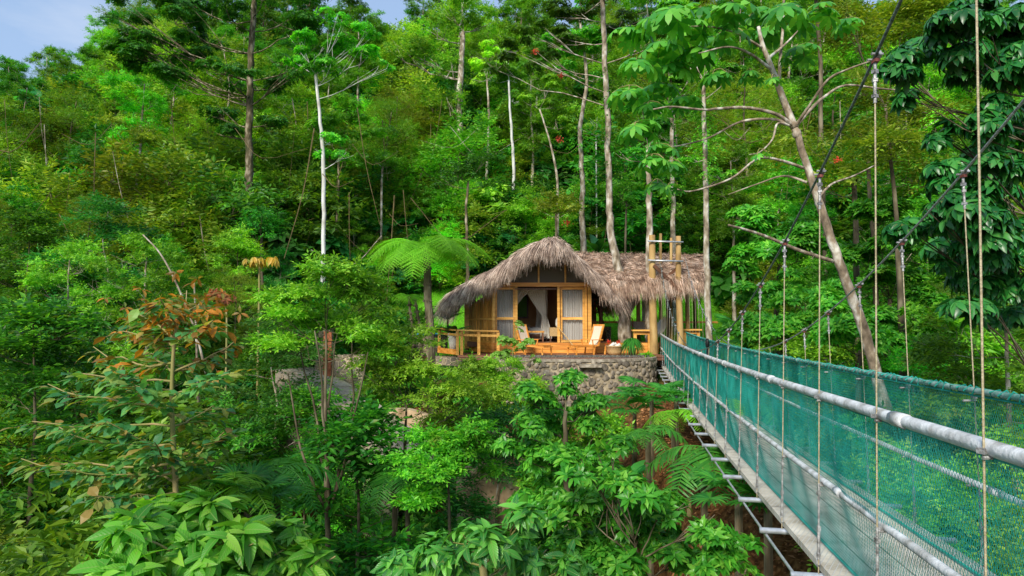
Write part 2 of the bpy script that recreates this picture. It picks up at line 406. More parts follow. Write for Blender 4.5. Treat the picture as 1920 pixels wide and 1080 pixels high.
def groundmat():
    m,nt,out=newmat('forest_soil'); L=nt.links
    geo=N(nt,'ShaderNodeNewGeometry')
    n1=N(nt,'ShaderNodeTexNoise'); n1.inputs['Scale'].default_value=.8; n1.inputs['Detail'].default_value=8; L.new(geo.outputs['Position'],n1.inputs['Vector'])
    n2=N(nt,'ShaderNodeTexNoise'); n2.inputs['Scale'].default_value=9; n2.inputs['Detail'].default_value=8; L.new(geo.outputs['Position'],n2.inputs['Vector'])
    soil=ramp(nt,n2.outputs[0],[(.3,(.05,.022,.009)),(.5,(.13,.058,.02)),(.7,(.26,.13,.05))])
    green=ramp(nt,n2.outputs[0],[(.3,(.008,.03,.005)),(.55,(.02,.08,.01)),(.75,(.04,.13,.015))])
    lawn=ramp(nt,n2.outputs[0],[(.3,(.07,.25,.01)),(.6,(.12,.38,.015)),(.8,(.2,.3,.05))])
    f=ramp(nt,n1.outputs[0],[(.42,(0,0,0)),(.58,(1,1,1))])
    sx=N(nt,'ShaderNodeSeparateXYZ'); L.new(geo.outputs['Position'],sx.inputs[0])
    def box(o,a,b,w):
        p=N(nt,'ShaderNodeMapRange'); p.inputs[1].default_value=a-w; p.inputs[2].default_value=a+w; L.new(o,p.inputs[0])
        q=N(nt,'ShaderNodeMapRange'); q.inputs[1].default_value=b-w; q.inputs[2].default_value=b+w; q.inputs[3].default_value=1; q.inputs[4].default_value=0; L.new(o,q.inputs[0])
        r=N(nt,'ShaderNodeMath',operation='MULTIPLY'); L.new(p.outputs[0],r.inputs[0]); L.new(q.outputs[0],r.inputs[1]); return r.outputs[0]
    def mul(a,b):
        r=N(nt,'ShaderNodeMath',operation='MULTIPLY'); L.new(a,r.inputs[0]); L.new(b,r.inputs[1]); return r.outputs[0]
    dirt=mul(box(sx.outputs[0],.5,8,1.5),box(sx.outputs[1],4,21,2))
    lw=mul(box(sx.outputs[0],-8,13,1),box(sx.outputs[1],27,41,1.5))
    inv=N(nt,'ShaderNodeMath',operation='SUBTRACT'); inv.inputs[0].default_value=1; L.new(dirt,inv.inputs[1])
    a=N(nt,'ShaderNodeMix',data_type='RGBA'); L.new(mul(f.outputs[0],inv.outputs[0]),a.inputs[0]); L.new(soil.outputs[0],a.inputs[6]); L.new(green.outputs[0],a.inputs[7])
    b=N(nt,'ShaderNodeMix',data_type='RGBA'); L.new(lw,b.inputs[0]); L.new(a.outputs[2],b.inputs[6]); L.new(lawn.outputs[0],b.inputs[7])
    p=N(nt,'ShaderNodeBsdfPrincipled'); p.inputs['Roughness'].default_value=.95; p.inputs['Specular IOR Level'].default_value=.1
    L.new(b.outputs[2],p.inputs['Base Color'])
    bm=N(nt,'ShaderNodeBump'); bm.inputs['Strength'].default_value=.8; bm.inputs['Distance'].default_value=.08; L.new(n2.outputs[0],bm.inputs['Height']); L.new(bm.outputs[0],p.inputs['Normal'])
    L.new(p.outputs[0],out.inputs[0]); return m
go=g.build('ground',groundmat(),smooth=True); tag(go,'steep hillside of soil and moss under the jungle','ground',kind='structure')

# ============================================================ MATERIALS for built things
def woodmat(name,c1,c2,c3,rough=.45,scale=3,stretch=(1,1,1),isl=.18):
    return surf(name,c1,c2,scale,rough,.25,stretch,c3=c3,isl=isl,spec=.4)
M['wood']=woodmat('varnished_wood',(.48,.21,.04),(.70,.35,.07),(.82,.47,.12),stretch=(.6,.6,3))
M['woodh']=woodmat('varnished_board',(.48,.17,.03),(.72,.29,.05),(.84,.41,.10),stretch=(.35,3,3))
M['woodv']=woodmat('slat_wood',(.36,.15,.03),(.62,.29,.06),(.80,.44,.11),stretch=(3,3,.35),isl=.35)
M['post']=woodmat('peeled_post',(.22,.13,.05),(.42,.26,.09),(.52,.36,.15),rough=.7,stretch=(1,1,.35))
M['darkwood']=woodmat('dark_wood',(.05,.02,.01),(.12,.05,.025),(.18,.08,.04),stretch=(1,1,.3))
M['deckred']=woodmat('terrace_deck',(.12,.05,.03),(.22,.09,.055),(.30,.14,.08),rough=.5,stretch=(.3,4,1))
M['rattan']=surf('rattan',(.40,.24,.09),(.66,.46,.22),40,.6,.6,(1,1,1))
M['sling']=surf('sling_cloth',(.72,.60,.45),(.82,.72,.58),60,.8,.2)
M['cloth']=surf('white_cloth',(.62,.58,.50),(.78,.75,.68),8,.9,.2,(6,6,.4))
M['curtain']=surf('curtain_grey',(.48,.46,.42),(.74,.72,.68),7,.9,.1,(6,6,.12))
M['wallin']=surf('plaster_warm',(.42,.20,.09),(.60,.32,.15),1.5,.8,.1)
M['black']=surf('black_metal',(.01,.01,.01),(.03,.03,.03),10,.4,0)
M['steel']=surf('galvanised_steel',(.42,.44,.46),(.68,.70,.72),12,.38,.1,metal=.55,spec=.5)
M['cable']=surf('steel_cable',(.22,.23,.23),(.50,.52,.52),60,.5,.4,metal=.4)
M['cablegreen']=surf('weathered_cable',(.06,.09,.075),(.20,.25,.21),50,.6,.4)
M['rope']=surf('tan_rope_cable',(.32,.26,.15),(.52,.44,.28),50,.6,.4)
M['pipe']=surf('painted_pipe',(.30,.29,.26),(.60,.61,.61),9,.5,.4,(1,1,1),spec=.4,c3=(.80,.82,.83),coord='World',detail=10)
M['net']=surf('green_net_cord',(.0,.19,.15),(.03,.40,.32),3,.5,0,spec=.35,coord='World')
M['netdark']=surf('green_cord',(.0,.06,.04),(.004,.12,.08),5,.6,0)
M['tile']=None
def meshscreen(name,c,vis):
    m,nt,out=newmat(name); L=nt.links
    p=N(nt,'ShaderNodeBsdfPrincipled'); p.inputs['Base Color'].default_value=(*c,1); p.inputs['Roughness'].default_value=.5
    t=N(nt,'ShaderNodeBsdfTransparent'); mx=N(nt,'ShaderNodeMixShader'); mx.inputs[0].default_value=vis
    L.new(t.outputs[0],mx.inputs[1]); L.new(p.outputs[0],mx.inputs[2]); L.new(mx.outputs[0],out.inputs[0]); return m
M['screen']=meshscreen('insect_screen',(.16,.14,.11),.30)
M['gauze']=meshscreen('bed_gauze',(.92,.87,.76),.9)
def stonemat(name,scale=2.6,mort=(.42,.34,.22),st=[(.05,.045,.04),(.12,.11,.10),(.20,.17,.13),(.09,.09,.09)]):
    m,nt,out=newmat(name); L=nt.links
    geo=N(nt,'ShaderNodeNewGeometry'); 
    nn=N(nt,'ShaderNodeTexNoise'); nn.inputs['Scale'].default_value=3; L.new(geo.outputs['Position'],nn.inputs['Vector'])
    ad=N(nt,'ShaderNodeMix',data_type='VECTOR'); ad.inputs[0].default_value=.12; L.new(geo.outputs['Position'],ad.inputs[4]); L.new(nn.outputs['Color'],ad.inputs[5])
    v=N(nt,'ShaderNodeTexVoronoi',feature='DISTANCE_TO_EDGE'); v.inputs['Scale'].default_value=scale
    v2=N(nt,'ShaderNodeTexVoronoi'); v2.inputs['Scale'].default_value=scale
    L.new(ad.outputs[1],v.inputs['Vector']); L.new(ad.outputs[1],v2.inputs['Vector'])
    sx=N(nt,'ShaderNodeSeparateColor'); L.new(v2.outputs['Color'],sx.inputs[0])
    r=ramp(nt,sx.outputs[0],[(i/(len(st)-1),c) for i,c in enumerate(st)])
    e=ramp(nt,v.outputs[0],[(.035,(0,0,0)),(.085,(1,1,1))])
    n3=N(nt,'ShaderNodeTexNoise'); n3.inputs['Scale'].default_value=14; n3.inputs['Detail'].default_value=5; L.new(geo.outputs['Position'],n3.inputs['Vector'])
    mr=N(nt,'ShaderNodeMapRange'); mr.inputs[3].default_value=.45; mr.inputs[4].default_value=1.6; L.new(n3.outputs[0],mr.inputs[0])
    mx=N(nt,'ShaderNodeMix',data_type='RGBA'); L.new(e.outputs[0],mx.inputs[0]); mx.inputs[6].default_value=(*mort,1); L.new(r.outputs[0],mx.inputs[7])
    h=N(nt,'ShaderNodeHueSaturation'); L.new(mx.outputs[2],h.inputs['Color']); L.new(mr.outputs[0],h.inputs['Value'])
    p=N(nt,'ShaderNodeBsdfPrincipled'); p.inputs['Roughness'].default_value=.85; L.new(h.outputs[0],p.inputs['Base Color'])
    b=N(nt,'ShaderNodeBump'); b.inputs['Strength'].default_value=.9; b.inputs['Distance'].default_value=.05
    L.new(e.outputs[0],b.inputs['Height']); L.new(b.outputs[0],p.inputs['Normal'])
    L.new(p.outputs[0],out.inputs[0]); return m
M['stone']=stonemat('rubble_stone',5.6,(.55,.44,.29),[(.10,.08,.06),(.20,.165,.125),(.34,.25,.155),(.15,.135,.12),(.28,.22,.16)])
M['stonepale']=stonemat('pale_paving',1.9,(.34,.27,.19),[(.24,.20,.16),(.36,.30,.23),(.44,.36,.27),(.28,.26,.24)])
M['tan']=surf('tan_render',(.24,.16,.09),(.48,.34,.20),2.5,.95,.9,coord='World',c3=(.60,.47,.31),detail=10)
M['rim']=surf('pool_coping',(.12,.10,.075),(.30,.255,.19),7,.6,.5,coord='World',c3=(.46,.41,.33))
M['tilemat']=stonemat('dark_mosaic',11,(.30,.26,.2),[(.03,.035,.04),(.07,.08,.08),(.14,.13,.10),(.05,.05,.05)])
def watermat():
    m,nt,out=newmat('pool_water'); L=nt.links
    p=N(nt,'ShaderNodeBsdfPrincipled'); p.inputs['Base Color'].default_value=(.05,.06,.05,1); p.inputs['Roughness'].default_value=.04; p.inputs['Specular IOR Level'].default_value=.9
    n=N(nt,'ShaderNodeTexNoise'); n.inputs['Scale'].default_value=5; b=N(nt,'ShaderNodeBump'); b.inputs['Strength'].default_value=.12; L.new(n.outputs[0],b.inputs['Height']); L.new(b.outputs[0],p.inputs['Normal'])
    L.new(p.outputs[0],out.inputs[0]); return m
M['water']=watermat()
M['thatch']=surf('thatch_strands',(.15,.105,.08),(.42,.31,.245),3,.85,0,(1,1,1),c3=(.68,.55,.45),isl=.6,coord='World')
M['thatchred']=surf('thatch_strands_red',(.19,.11,.075),(.44,.30,.215),3,.85,0,(1,1,1),c3=(.66,.51,.41),isl=.65,coord='World')
M['thatchbase']=surf('thatch_core',(.03,.02,.012),(.09,.06,.04),6,.95,.5,coord='World')
M['roofin']=surf('roof_underside',(.05,.025,.012),(.12,.06,.03),5,.8,.2)

# ============================================================ CABIN
ZF=-0.85   # floor
ZD=-1.27   # terrace deck
YW=26.0
cab=empty('thatched_cabin',(1.3,26,ZF),'open fronted wooden cabin under shaggy grey thatch with an open pavilion wing','cabin')
def X(px,Y=YW): return float(W(px,540,Y)[0])
def Z(py,Y=YW): return float(W(960,py,Y)[2])
xl,xr=X(931),X(1106)
zb=Z(537)      # underside of header beam
o=MB()
o.box(((xl+X(1232))/2,28.3,ZF-.10),(X(1232)-xl+.2,4.6,.2)); o.box((X(903),28.6,ZF-.10),(1.3,3.4,.2)); o.build('floor_platform',M['darkwood'],cab)
# plinth boards (step) along front
o=MB(); zp0,zp1=ZD,ZF
for k in range(3):
    z=zp1-.07-.14*k
    o.box(((xl-.1+X(1228))/2,YW-.12+.004*k,z),(X(1228)-xl+.3,.05,.132))
o.bar((xl-.05,YW-.15,z),(X(884,27.3),27.3,z),.05,.132); o.bar((xl-.05,YW-.15,z+.14),(X(884,27.3),27.3,z+.14),.05,.132); o.bar((xl-.05,YW-.15,z+.28),(X(884,27.3),27.3,z+.28),.05,.132)
o.build('plinth',M['woodh'],cab)
# posts & beams of front wall
def post(px,Y,w=.13,top=None,bot=ZF,name='post',mat='wood',d=None):
    m=MB(); x=X(px,Y); top=zb if top is None else top
    m.box((x,Y,(top+bot)/2),(w,d or w,top-bot)); return m.build(name,M[mat],cab)
post(926,YW,.11,zb); post(968,YW+.04,.10,zb,name='door_post'); post(1047,YW+.0,.10,zb,name='door_post'); post(1098,YW,.10,zb); post(1105,YW-.05,.14,zb+.1)
m=MB(); m.bar((X(922),YW-.03,zb+.07),(X(1112),YW-.03,zb+.07),.14,.16); m.build('header_beam',M['woodh'],cab)
m=MB(); m.bar((X(966),YW,zb-.30+.2),(X(1050),YW+.06,zb-.10),.06,.05); m.build('door_track',M['darkwood'],cab)
# sliding screened panels
def screen_panel(px0,px1,Y,label):
    x0,x1=X(px0,Y),X(px1,Y); zt=zb-.03; zm=Z(597,Y)
    f=MB()
    f.box((x0+.045,Y,(zt+ZF)/2),(.09,.05,zt-ZF)); f.box((x1-.045,Y,(zt+ZF)/2),(.09,.05,zt-ZF))
    for z in (zt-.045,zm,ZF+.06): f.box(((x0+x1)/2,Y+.002,z),(x1-x0-.18,.05,.10))
    fr=f.build('sliding_door',M['wood'],cab); fr['label']=label
    s=MB(); s.add([(x0+.09,Y+.005,ZF+.1),(x1-.09,Y+.005,ZF+.1),(x1-.09,Y+.005,zt-.09),(x0+.09,Y+.005,zt-.09)],quads=[(0,1,2,3)])
    sc=s.build('screen',M['screen'],fr,base=cab.location)
    # curtain hanging behind
    cu=MB(); n=46; xs_=np.linspace(x0+.05,x1-.06,n); yy=Y+.16+.035*np.sin(np.arange(n)*1.35)+.02*np.sin(np.arange(n)*.5)
    cu.grid(np.stack([np.stack([xs_,yy,np.full(n,zt-.06)],-1),np.stack([xs_,yy*1.0,np.full(n,ZF+.03)],-1)],0))
    cu.build('curtain',M['curtain'],cab,smooth=True)
screen_panel(928,966,YW+.10,'narrow screened panel left of the doorway')
screen_panel(1050,1096,YW+.10,'screened sliding door right of the opening')
# gable triangle: screen + studs
apx,apz=X(1036),Z(462)
gs=MB(); gs.add([(X(905),YW+.03,zb+.15),(X(1118),YW+.03,zb+.15),(apx+.25,YW+.03,apz-.25),(apx-.25,YW+.03,apz-.25)],quads=[(0,1,2,3)])
gs.build('gable_screen',meshscreen('gable_mesh',(.15,.115,.07),.72),cab)
gs=MB(); gs.add([(X(905,30.4)-.5,30.45,ZF+2.5),(X(1118,30.4)+.3,30.45,ZF+2.5),(apx+.5,30.45,apz),(apx-.3,30.45,apz)],quads=[(0,1,2,3)]); gs.build('rear_gable',M['wallin'],cab)
for px in (1010,1060):
    m=MB(); m.box((X(px),YW-.01,(zb+.15+Z(480))/2),(.07,.07,Z(480)-zb-.15)); m.build('gable_stud',M['wood'],cab)
m=MB(); m.bar((X(1036),YW-.3,Z(470)),(X(1135),YW-.3,Z(548)),.07,.12); m.bar((X(1034),YW-.3,Z(470)),(X(868),YW-.1,Z(556)),.07,.12); m.build('rafter',M['wood'],cab)
# canted slatted side wall at left
A=np.array([X(926),YW+.05]); B=np.array([X(880,27.6),27.6]); sl=MB(); n=9
for i in range(n):
    t=(i+.5)/n; p=A*(1-t)+B*t; h=Z(544)-.07*i
    sl.box((p[0],p[1],(h+ZF-.25)/2),(.17,.03,h-ZF+.25),rz=math.atan2(B[1]-A[1],B[0]-A[0]))
sl.build('slatted_wall',M['woodv'],cab)
m=MB(); d=(B-A); 
m.bar((A[0],A[1]-.04,ZF+.0),(B[0],B[1]-.04,ZF+.0),.06,.12); m.build('wall_rail',M['wood'],cab); m=MB(); m.bar((A[0],A[1]-.04,ZF+.95),(B[0],B[1]-.04,ZF+.95),.04,.08)
m.build('wall_rail',M['wood'],cab)
m=MB(); m.box((X(878,27.7),27.7,ZF+.75),(.32,.16,2.1)); m.build('post',M['wood'],cab)
# rear walls (inside of room)
m=MB(); yb=30.4
m.box((1.3,yb,ZF+1.3),(5.4,.08,2.6)); m.box((X(1108),28.3,ZF+1.25),(.07,4.3,2.5)); m.box((-1.75,29,ZF+1.2),(.07,2.8,2.4))
m.build('room_wall',M['wallin'],cab)
m=MB(); m.box((1.3,yb-.08,ZF+1.2),(.0,0,0)); 
w=MB(); wx=X(968,30.3); w.box((wx+.1,yb-.06,ZF+1.55),(.95,.04,1.1)); w.build('window_frame',M['darkwood'],cab)
w=MB(); w.box((wx+.1,yb-.09,ZF+1.55),(.8,.02,.95)); wg=w.build('window',leafmat('garden_glimpse',[(.05,.25,.01),(.1,.4,.02)],obj=False),cab)

# ---- thatch
def strands(mb,rng,P,D,L,wd,grav,seg=4,m=0,curl=.0):
    n=len(P); D=nrm(D); L=np.broadcast_to(np.asarray(L,float),(n,)); t=np.linspace(0,1,seg+1)
    side=nrm(np.cross(D,rng.normal(0,1,(n,3))*.6+np.array([0,-1,0.3])))
    c=P[:,None,:]+D[:,None,:]*(L[:,None]*t)[:,:,None]+np.array([0,0,-1])*(np.broadcast_to(grav,(n,))[:,None]*L[:,None]*t**2)[:,:,None]
    w=(np.broadcast_to(wd,(n,))[:,None]*(1-t**2*.85))[:,:,None]*.5
    a=c-side[:,None,:]*w; b=c+side[:,None,:]*w
    V=np.stack([a,b],2).reshape(n,-1,3); k=2*(seg+1)
    q=np.array([(2*i,2*i+1,2*i+3,2*i+2) for i in range(seg)])
    Q=(q[None]+(np.arange(n)*k)[:,None,None]).reshape(-1,4)
    mb.add(V.reshape(-1,3),quads=Q,m=m)
rng=np.random.default_rng(5)
# rake edge of the main gable (px,py,Y) apex hoods forward
rakeL=np.array([W(1036,449,24.3),W(1018,452,24.4),W(1000,460,24.6),W(978,472,24.9),W(956,487,25.1),W(932,503,25.3),W(908,515,25.5),W(884,527,25.7),W(864,539,25.9),W(850,550,26.1)])
rakeR=np.array([W(1036,449,24.3),W(1049,453,24.4),W(1062,464,24.5),W(1080,481,24.7),W(1098,498,24.9),W(1116,514,25.0),W(1133,528,25.1),W(1146,542,25.2)])
back=np.array([0,6.4,0.])
def shell(rake,down,name,dx):
    s=MB(); n=len(rake)
    e=rake[-1]-rake[-2]
    R=np.array(list(rake))
    top=np.stack([R+np.array([0,.15,0]),R+back],0)
    s.grid(top); bot=top-np.array([0,0,.22]); bot[:, :, 0]-=dx*.05
    s.grid(bot[::-1])
    s.grid(np.stack([top[0],bot[0]],0)); s.grid(np.stack([top[:,-1],bot[:,-1]],0))
    return s
s=shell(rakeL,0,'l',-1); s2=shell(rakeR,0,'r',1)
s.v+=s2.v; 
s.f4+=[q+s.n for q in s2.f4]; s.m4+=s2.m4; s.n+=s2.n
roof=s.build('thatch_roof',M['thatchbase'],cab,smooth=False); roof['label']='steep grey gable thatch over the bedroom'
th=MB()
def rake_fringe(R,n,side,Lmin,Lmax,layers=5):
    seg=np.linalg.norm(np.diff(R,axis=0),axis=1); cum=np.concatenate([[0],np.cumsum(seg)]); 
    for ly in range(layers):
        u=rng.uniform(0,cum[-1],n); P=np.stack([np.interp(u,cum,R[:,k]) for k in range(3)],-1)
        tang=np.stack([np.interp(u+.05,cum,R[:,k]) for k in range(3)],-1)-P+np.array([side*.02,0,-.01]); tang=nrm(tang)
        back_=rng.uniform(0,.5,n)+ly*.16
        P=P+np.array([0,1,0])*back_[:,None]*.7+np.array([0,0,1])*rng.normal(.02,.03,n)[:,None]
        clump=np.sin(u*7+ly*2)*.5+np.sin(u*17+ly)*.3
        L=rng.uniform(Lmin,Lmax,n)*(1+.22*clump)*(.55+.45*np.clip(u/cum[-1]*2.2+.35,0,1))
        D=tang*rng.uniform(.25,.75,n)[:,None]+np.array([0,-1,0])*rng.uniform(.35,.9,n)[:,None]+np.array([0,0,-.25])+rng.normal(0,.10,(n,3))
        D[:,0]+=.12*clump*side
        strands(th,rng,P,D,L,rng.uniform(.010,.024,n),rng.uniform(.35,.75,n),5)
rake_fringe(rakeL,2300,-1,.58,.88)
rake_fringe(rakeR,1500,1,.45,.7)
# shaggy eaves along the slopes of the main gable
def slope_cover(R,n,side):
    seg=np.linalg.norm(np.diff(R,axis=0),axis=1); cum=np.concatenate([[0],np.cumsum(seg)])
    u=rng.uniform(0,cum[-1],n); P=np.stack([np.interp(u,cum,R[:,k]) for k in range(3)],-1)
    tang=nrm(np.stack([np.interp(u+.05,cum,R[:,k]) for k in range(3)],-1)-P+np.array([side*.02,0,-.01]))
    P=P+np.array([0,1,0])*rng.uniform(-.05,6.3,n)[:,None]+np.array([0,0,.03])
    D=tang+np.array([0,0,.10])+rng.normal(0,.12,(n,3))
    strands(th,rng,P,D,rng.uniform(.4,.75,n),rng.uniform(.015,.035,n),.22,3)
    e=R[-1]; n2=n//3
    P=e+np.array([0,1,0])*rng.uniform(-.1,6.3,n2)[:,None]+rng.normal(0,.05,(n2,3))
    D=np.array([side*.8,0,-.4])+rng.normal(0,.2,(n2,3)); strands(th,rng,P,D,rng.uniform(.5,1.0,n2),.028,.7,4)
slope_cover(rakeL,3500,-1); slope_cover(rakeR,3500,1)
n=900; P=np.array([[apx0,24.25,0]]) if False else rakeL[0]+rng.normal(0,1,(n,3))*[.13,.12,.05]+[0,.15,.03]
P[:,1]+=rng.uniform(0,.8,n)
D=np.stack([rng.normal(0,.45,n),-rng.uniform(.5,1,n),-rng.uniform(.0,.5,n)],-1); strands(th,rng,P,D,rng.uniform(.5,.85,n),rng.uniform(.014,.03,n),.8,5)
th.build('thatch',M['thatch'],roof,base=cab.location)
# pavilion roof: ridge along x, slope to the front
px0,px1=1062,1322
rl,rr=W(1062,478,29),W(1318,482,29.4); el,er=W(1124,528,25.3),W(1316,519,25.6)
def quad_pt(u,v):  # u along, v 0 ridge..1 eave
    a=rl*(1-u)[:,None]+rr*u[:,None]; b=el*(1-u)[:,None]+er*u[:,None]
    p=a*(1-v)[:,None]+b*v[:,None]; p[:,2]+=.18*np.sin(PI*v)*0-.0; return p
s=MB(); uu,vv=np.meshgrid(np.linspace(0,1,12),np.linspace(0,1,6)); G=quad_pt(uu.ravel(),vv.ravel()).reshape(6,12,3)
s.grid(G); s.grid((G-np.array([0,0,.2]))[::-1])
Bk=G.copy(); Bk[:,:,1]=2*29.2-G[:,:,1]; s.grid(Bk); s.grid(np.stack([G[:,-1],Bk[:,-1]],0)); 
roof2=s.build('thatch_roof',M['thatchbase'],cab); roof2['label']='lower reddish thatch over the open pavilion'
th=MB(); n=20000
v=rng.uniform(0,1,n)**.9; u=rng.uniform(0,1,n); rows=np.round(v*9)/9; v=np.clip(rows+rng.normal(0,.03,n),0,1)
P=quad_pt(u,v)+np.array([0,0,.06]); dn=nrm(el-rl)
D=dn+np.array([0,-.05,.12])+rng.normal(0,.22,(n,3)); D[:,0]+=.25*np.sin(u*40+v*9)
strands(th,rng,P,D,rng.uniform(.22,.5,n),rng.uniform(.010,.026,n),.25,3)
n=4200; u=rng.uniform(0,1,n); P=quad_pt(u,np.full(n,1.0))+rng.normal(0,.07,(n,3))
D=dn*.6+np.array([0,-.2,-.6])+rng.normal(0,.15,(n,3)); clump=np.sin(u*60)*.5+np.sin(u*137)*.4
strands(th,rng,P,D,rng.uniform(.3,.62,n)*(1+.25*clump),rng.uniform(.010,.024,n),.55,4)
n=2500; u=rng.uniform(0,1,n); P=quad_pt(u,np.zeros(n))+np.array([0,.1,.05]); D=np.array([0,-.8,.25])+rng.normal(0,.3,(n,3)); strands(th,rng,P,D,rng.uniform(.3,.55,n),.028,.6,3)
th.build('thatch',M['thatchred'],roof2,base=cab.location)
# pavilion structure
def rpost(px,Y,r,top,bot,mat,name='post'):
    m=MB(); x=X(px,Y); P=np.array([[x,Y,bot],[x+.01,Y,bot*.5+top*.5],[x,Y,top]]); m.tube(P,[r*1.05,r,r*.95],10); return m.build(name,M[mat],cab,smooth=True)
rpost(1126,27.6,.09,Z(545),ZF,'darkwood'); rpost(1196,27.9,.09,Z(540),ZF,'post'); rpost(1288,27,.09,Z(540),-1.4,'post'); rpost(1302,29,.08,Z(540),-1.4,'darkwood'); rpost(1252,29,.1,Z(540),-1.4,'darkwood')
m=MB(); m.bar((X(1110,28.8),28.8,Z(604,28.8)),(X(1215,28.8),28.8,Z(604,28.8)),.06,.09); m.bar((X(1240,29),29,Z(604,29)),(X(1345,29),29,Z(604,29)),.06,.09)
for px in (1112,1160,1214): m.bar((X(px,28.8),28.8,Z(604,28.8)),(X(px,28.8),28.8,ZF-.2),.07,.07)
m.build('rear_railing',M['woodh'],cab)
m=MB(); m.bar((X(1105),26.4,Z(545)),(X(1318),26.4,Z(545)),.10,.14); m.build('eaves_beam',M['darkwood'],cab)
m=MB(); m.bar((X(1105),29.4,Z(540)),(X(1318),29.4,Z(540)),.10,.14); m.build('eaves_beam',M['darkwood'],cab)
m=MB(); m.box(((X(1108)+X(1165))/2,28.9,ZF+.2),(X(1165)-X(1108),.25,.85)); m.build('low_stone_wall',M['stone'],cab)
def drape(name,rows,mat,parent,n=22,amp=.05,lab=None,base=None,per=1.6):
    """rows: list of (xa,ya,xb,yb,z)"""
    G=[]
    for (xa,ya,xb,yb,z) in rows:
        t=np.linspace(0,1,n); wv=amp*np.sin(np.arange(n)*per)
        G.append(np.stack([xa+(xb-xa)*t,ya+(yb-ya)*t+wv,np.full(n,z)],-1))
    m=MB(); m.grid(np.array(G)); o=m.build(name,M[mat],parent,smooth=True,base=base)
    return o
Y=28.3
c1=drape('curtain',[(X(1165,Y),Y,X(1198,Y),Y,Z(552,Y)),(X(1163,Y),Y,X(1192,Y),Y,Z(572,Y)),(X(1163,Y),Y,X(1182,Y),Y,Z(590,Y)),(X(1164,Y),Y,X(1171,Y),Y,Z(603,Y)),(X(1163,Y),Y,X(1173,Y),Y,Z(630,Y))],'cloth',cab,per=2.1)
c2=drape('curtain',[(X(1203,Y),Y,X(1216,Y),Y,Z(552,Y)),(X(1203,Y),Y,X(1215,Y),Y,Z(602,Y))],'cloth',cab,n=12)

# ============================================================ FURNITURE
Y=28.6
bx=X(1006,Y)-.5
bed=empty('bed',(bx,Y,ZF),'white made up canopy bed inside the cabin doorway with gauze tied back','bed')
m=MB(); m.box((bx,Y,ZF+.22),(1.9,1.7,.18)); 
for sx in (-.9,.9):
    for sy in (-.8,.8): m.box((bx+sx,Y+sy,ZF+1.15),(.07,.07,2.3))
for sy in (-.8,.8): m.bar((bx-.9,Y+sy,ZF+2.32),(bx+.9,Y+sy,ZF+2.32),.06,.06)
for sx in (-.9,.9): m.bar((bx+sx,Y-.8,ZF+2.325),(bx+sx,Y+.8,ZF+2.325),.06,.06)
m.build('bed_frame',M['darkwood'],bed)
m=MB(); m.box((bx-.88,Y,ZF+.75),(.06,1.6,.9)); m.build('headboard',M['darkwood'],bed)
m=MB()
for k,(w,h) in enumerate([(1.78,.0),(1.84,.06),(1.84,.24),(1.76,.30)]): pass
gx,gy=np.meshgrid(np.linspace(-.9,.9,16),np.linspace(-.82,.82,12)); ex=np.clip(1-np.maximum(abs(gx/.9)**8,abs(gy/.82)**8),0,1)
gz=ZF+.32+.28*ex**.4+.02*np.sin(gx*7+gy*5); m.grid(np.stack([bx+gx,Y+gy,gz],-1)); m.box((bx,Y,ZF+.40),(1.74,1.58,.14)); m.build('mattress',M['cloth'],bed,smooth=True)
m=MB(); m.lathe([(0,-.13),(.2,-.11),(.32,0),(.22,.12),(0,.14)],(bx-.55,Y-.3,ZF+.74),14,squash=1.2); m.lathe([(0,-.13),(.2,-.11),(.32,0),(.22,.12),(0,.14)],(bx-.55,Y+.4,ZF+.74),14,squash=1.2); m.build('pillow',M['cloth'],bed,smooth=True)
xa,xb=bx-.95,bx+.93; yf=Y-.84
drape('canopy_gauze',[(bx-.1,yf,xb,yf,ZF+2.3),(bx+.15,yf-.03,xb,yf,ZF+1.9),(bx+.45,yf-.04,xb,yf,ZF+1.45),(bx+.70,yf-.03,xb-.02,yf,ZF+1.08),(bx+.66,yf-.03,xb+.1,yf,ZF+.7),(bx+.6,yf-.03,xb+.2,yf,ZF+.12)],'gauze',bed,n=30,amp=.03,per=1.9)
drape('canopy_gauze',[(xa,yf-.05,bx+.35,yf-.05,ZF+2.3),(xa,yf-.05,bx-.1,yf-.05,ZF+1.9),(xa,yf-.04,bx-.5,yf-.04,ZF+1.4),(xa,yf-.05,xa+.25,yf,ZF+1.0),(xa-.1,yf-.05,xa+.3,yf,ZF+.12)],'gauze',bed,n=30,amp=.03,per=1.9)
drape('canopy_gauze',[(xb-.5,Y+.84,xb,Y+.84,ZF+2.3),(xb-.4,Y+.84,xb-.1,Y+.84,ZF+1.2),(xb-.5,Y+.84,xb,Y+.84,ZF+.2)],'gauze',bed,n=20,amp=.03)
drape('canopy_gauze',[(xa,yf,xb,yf,ZF+2.31),(xa,Y,xb,Y,ZF+2.45),(xa,Y+.84,xb,Y+.84,ZF+2.31)],'gauze',bed,n=12,amp=.0)
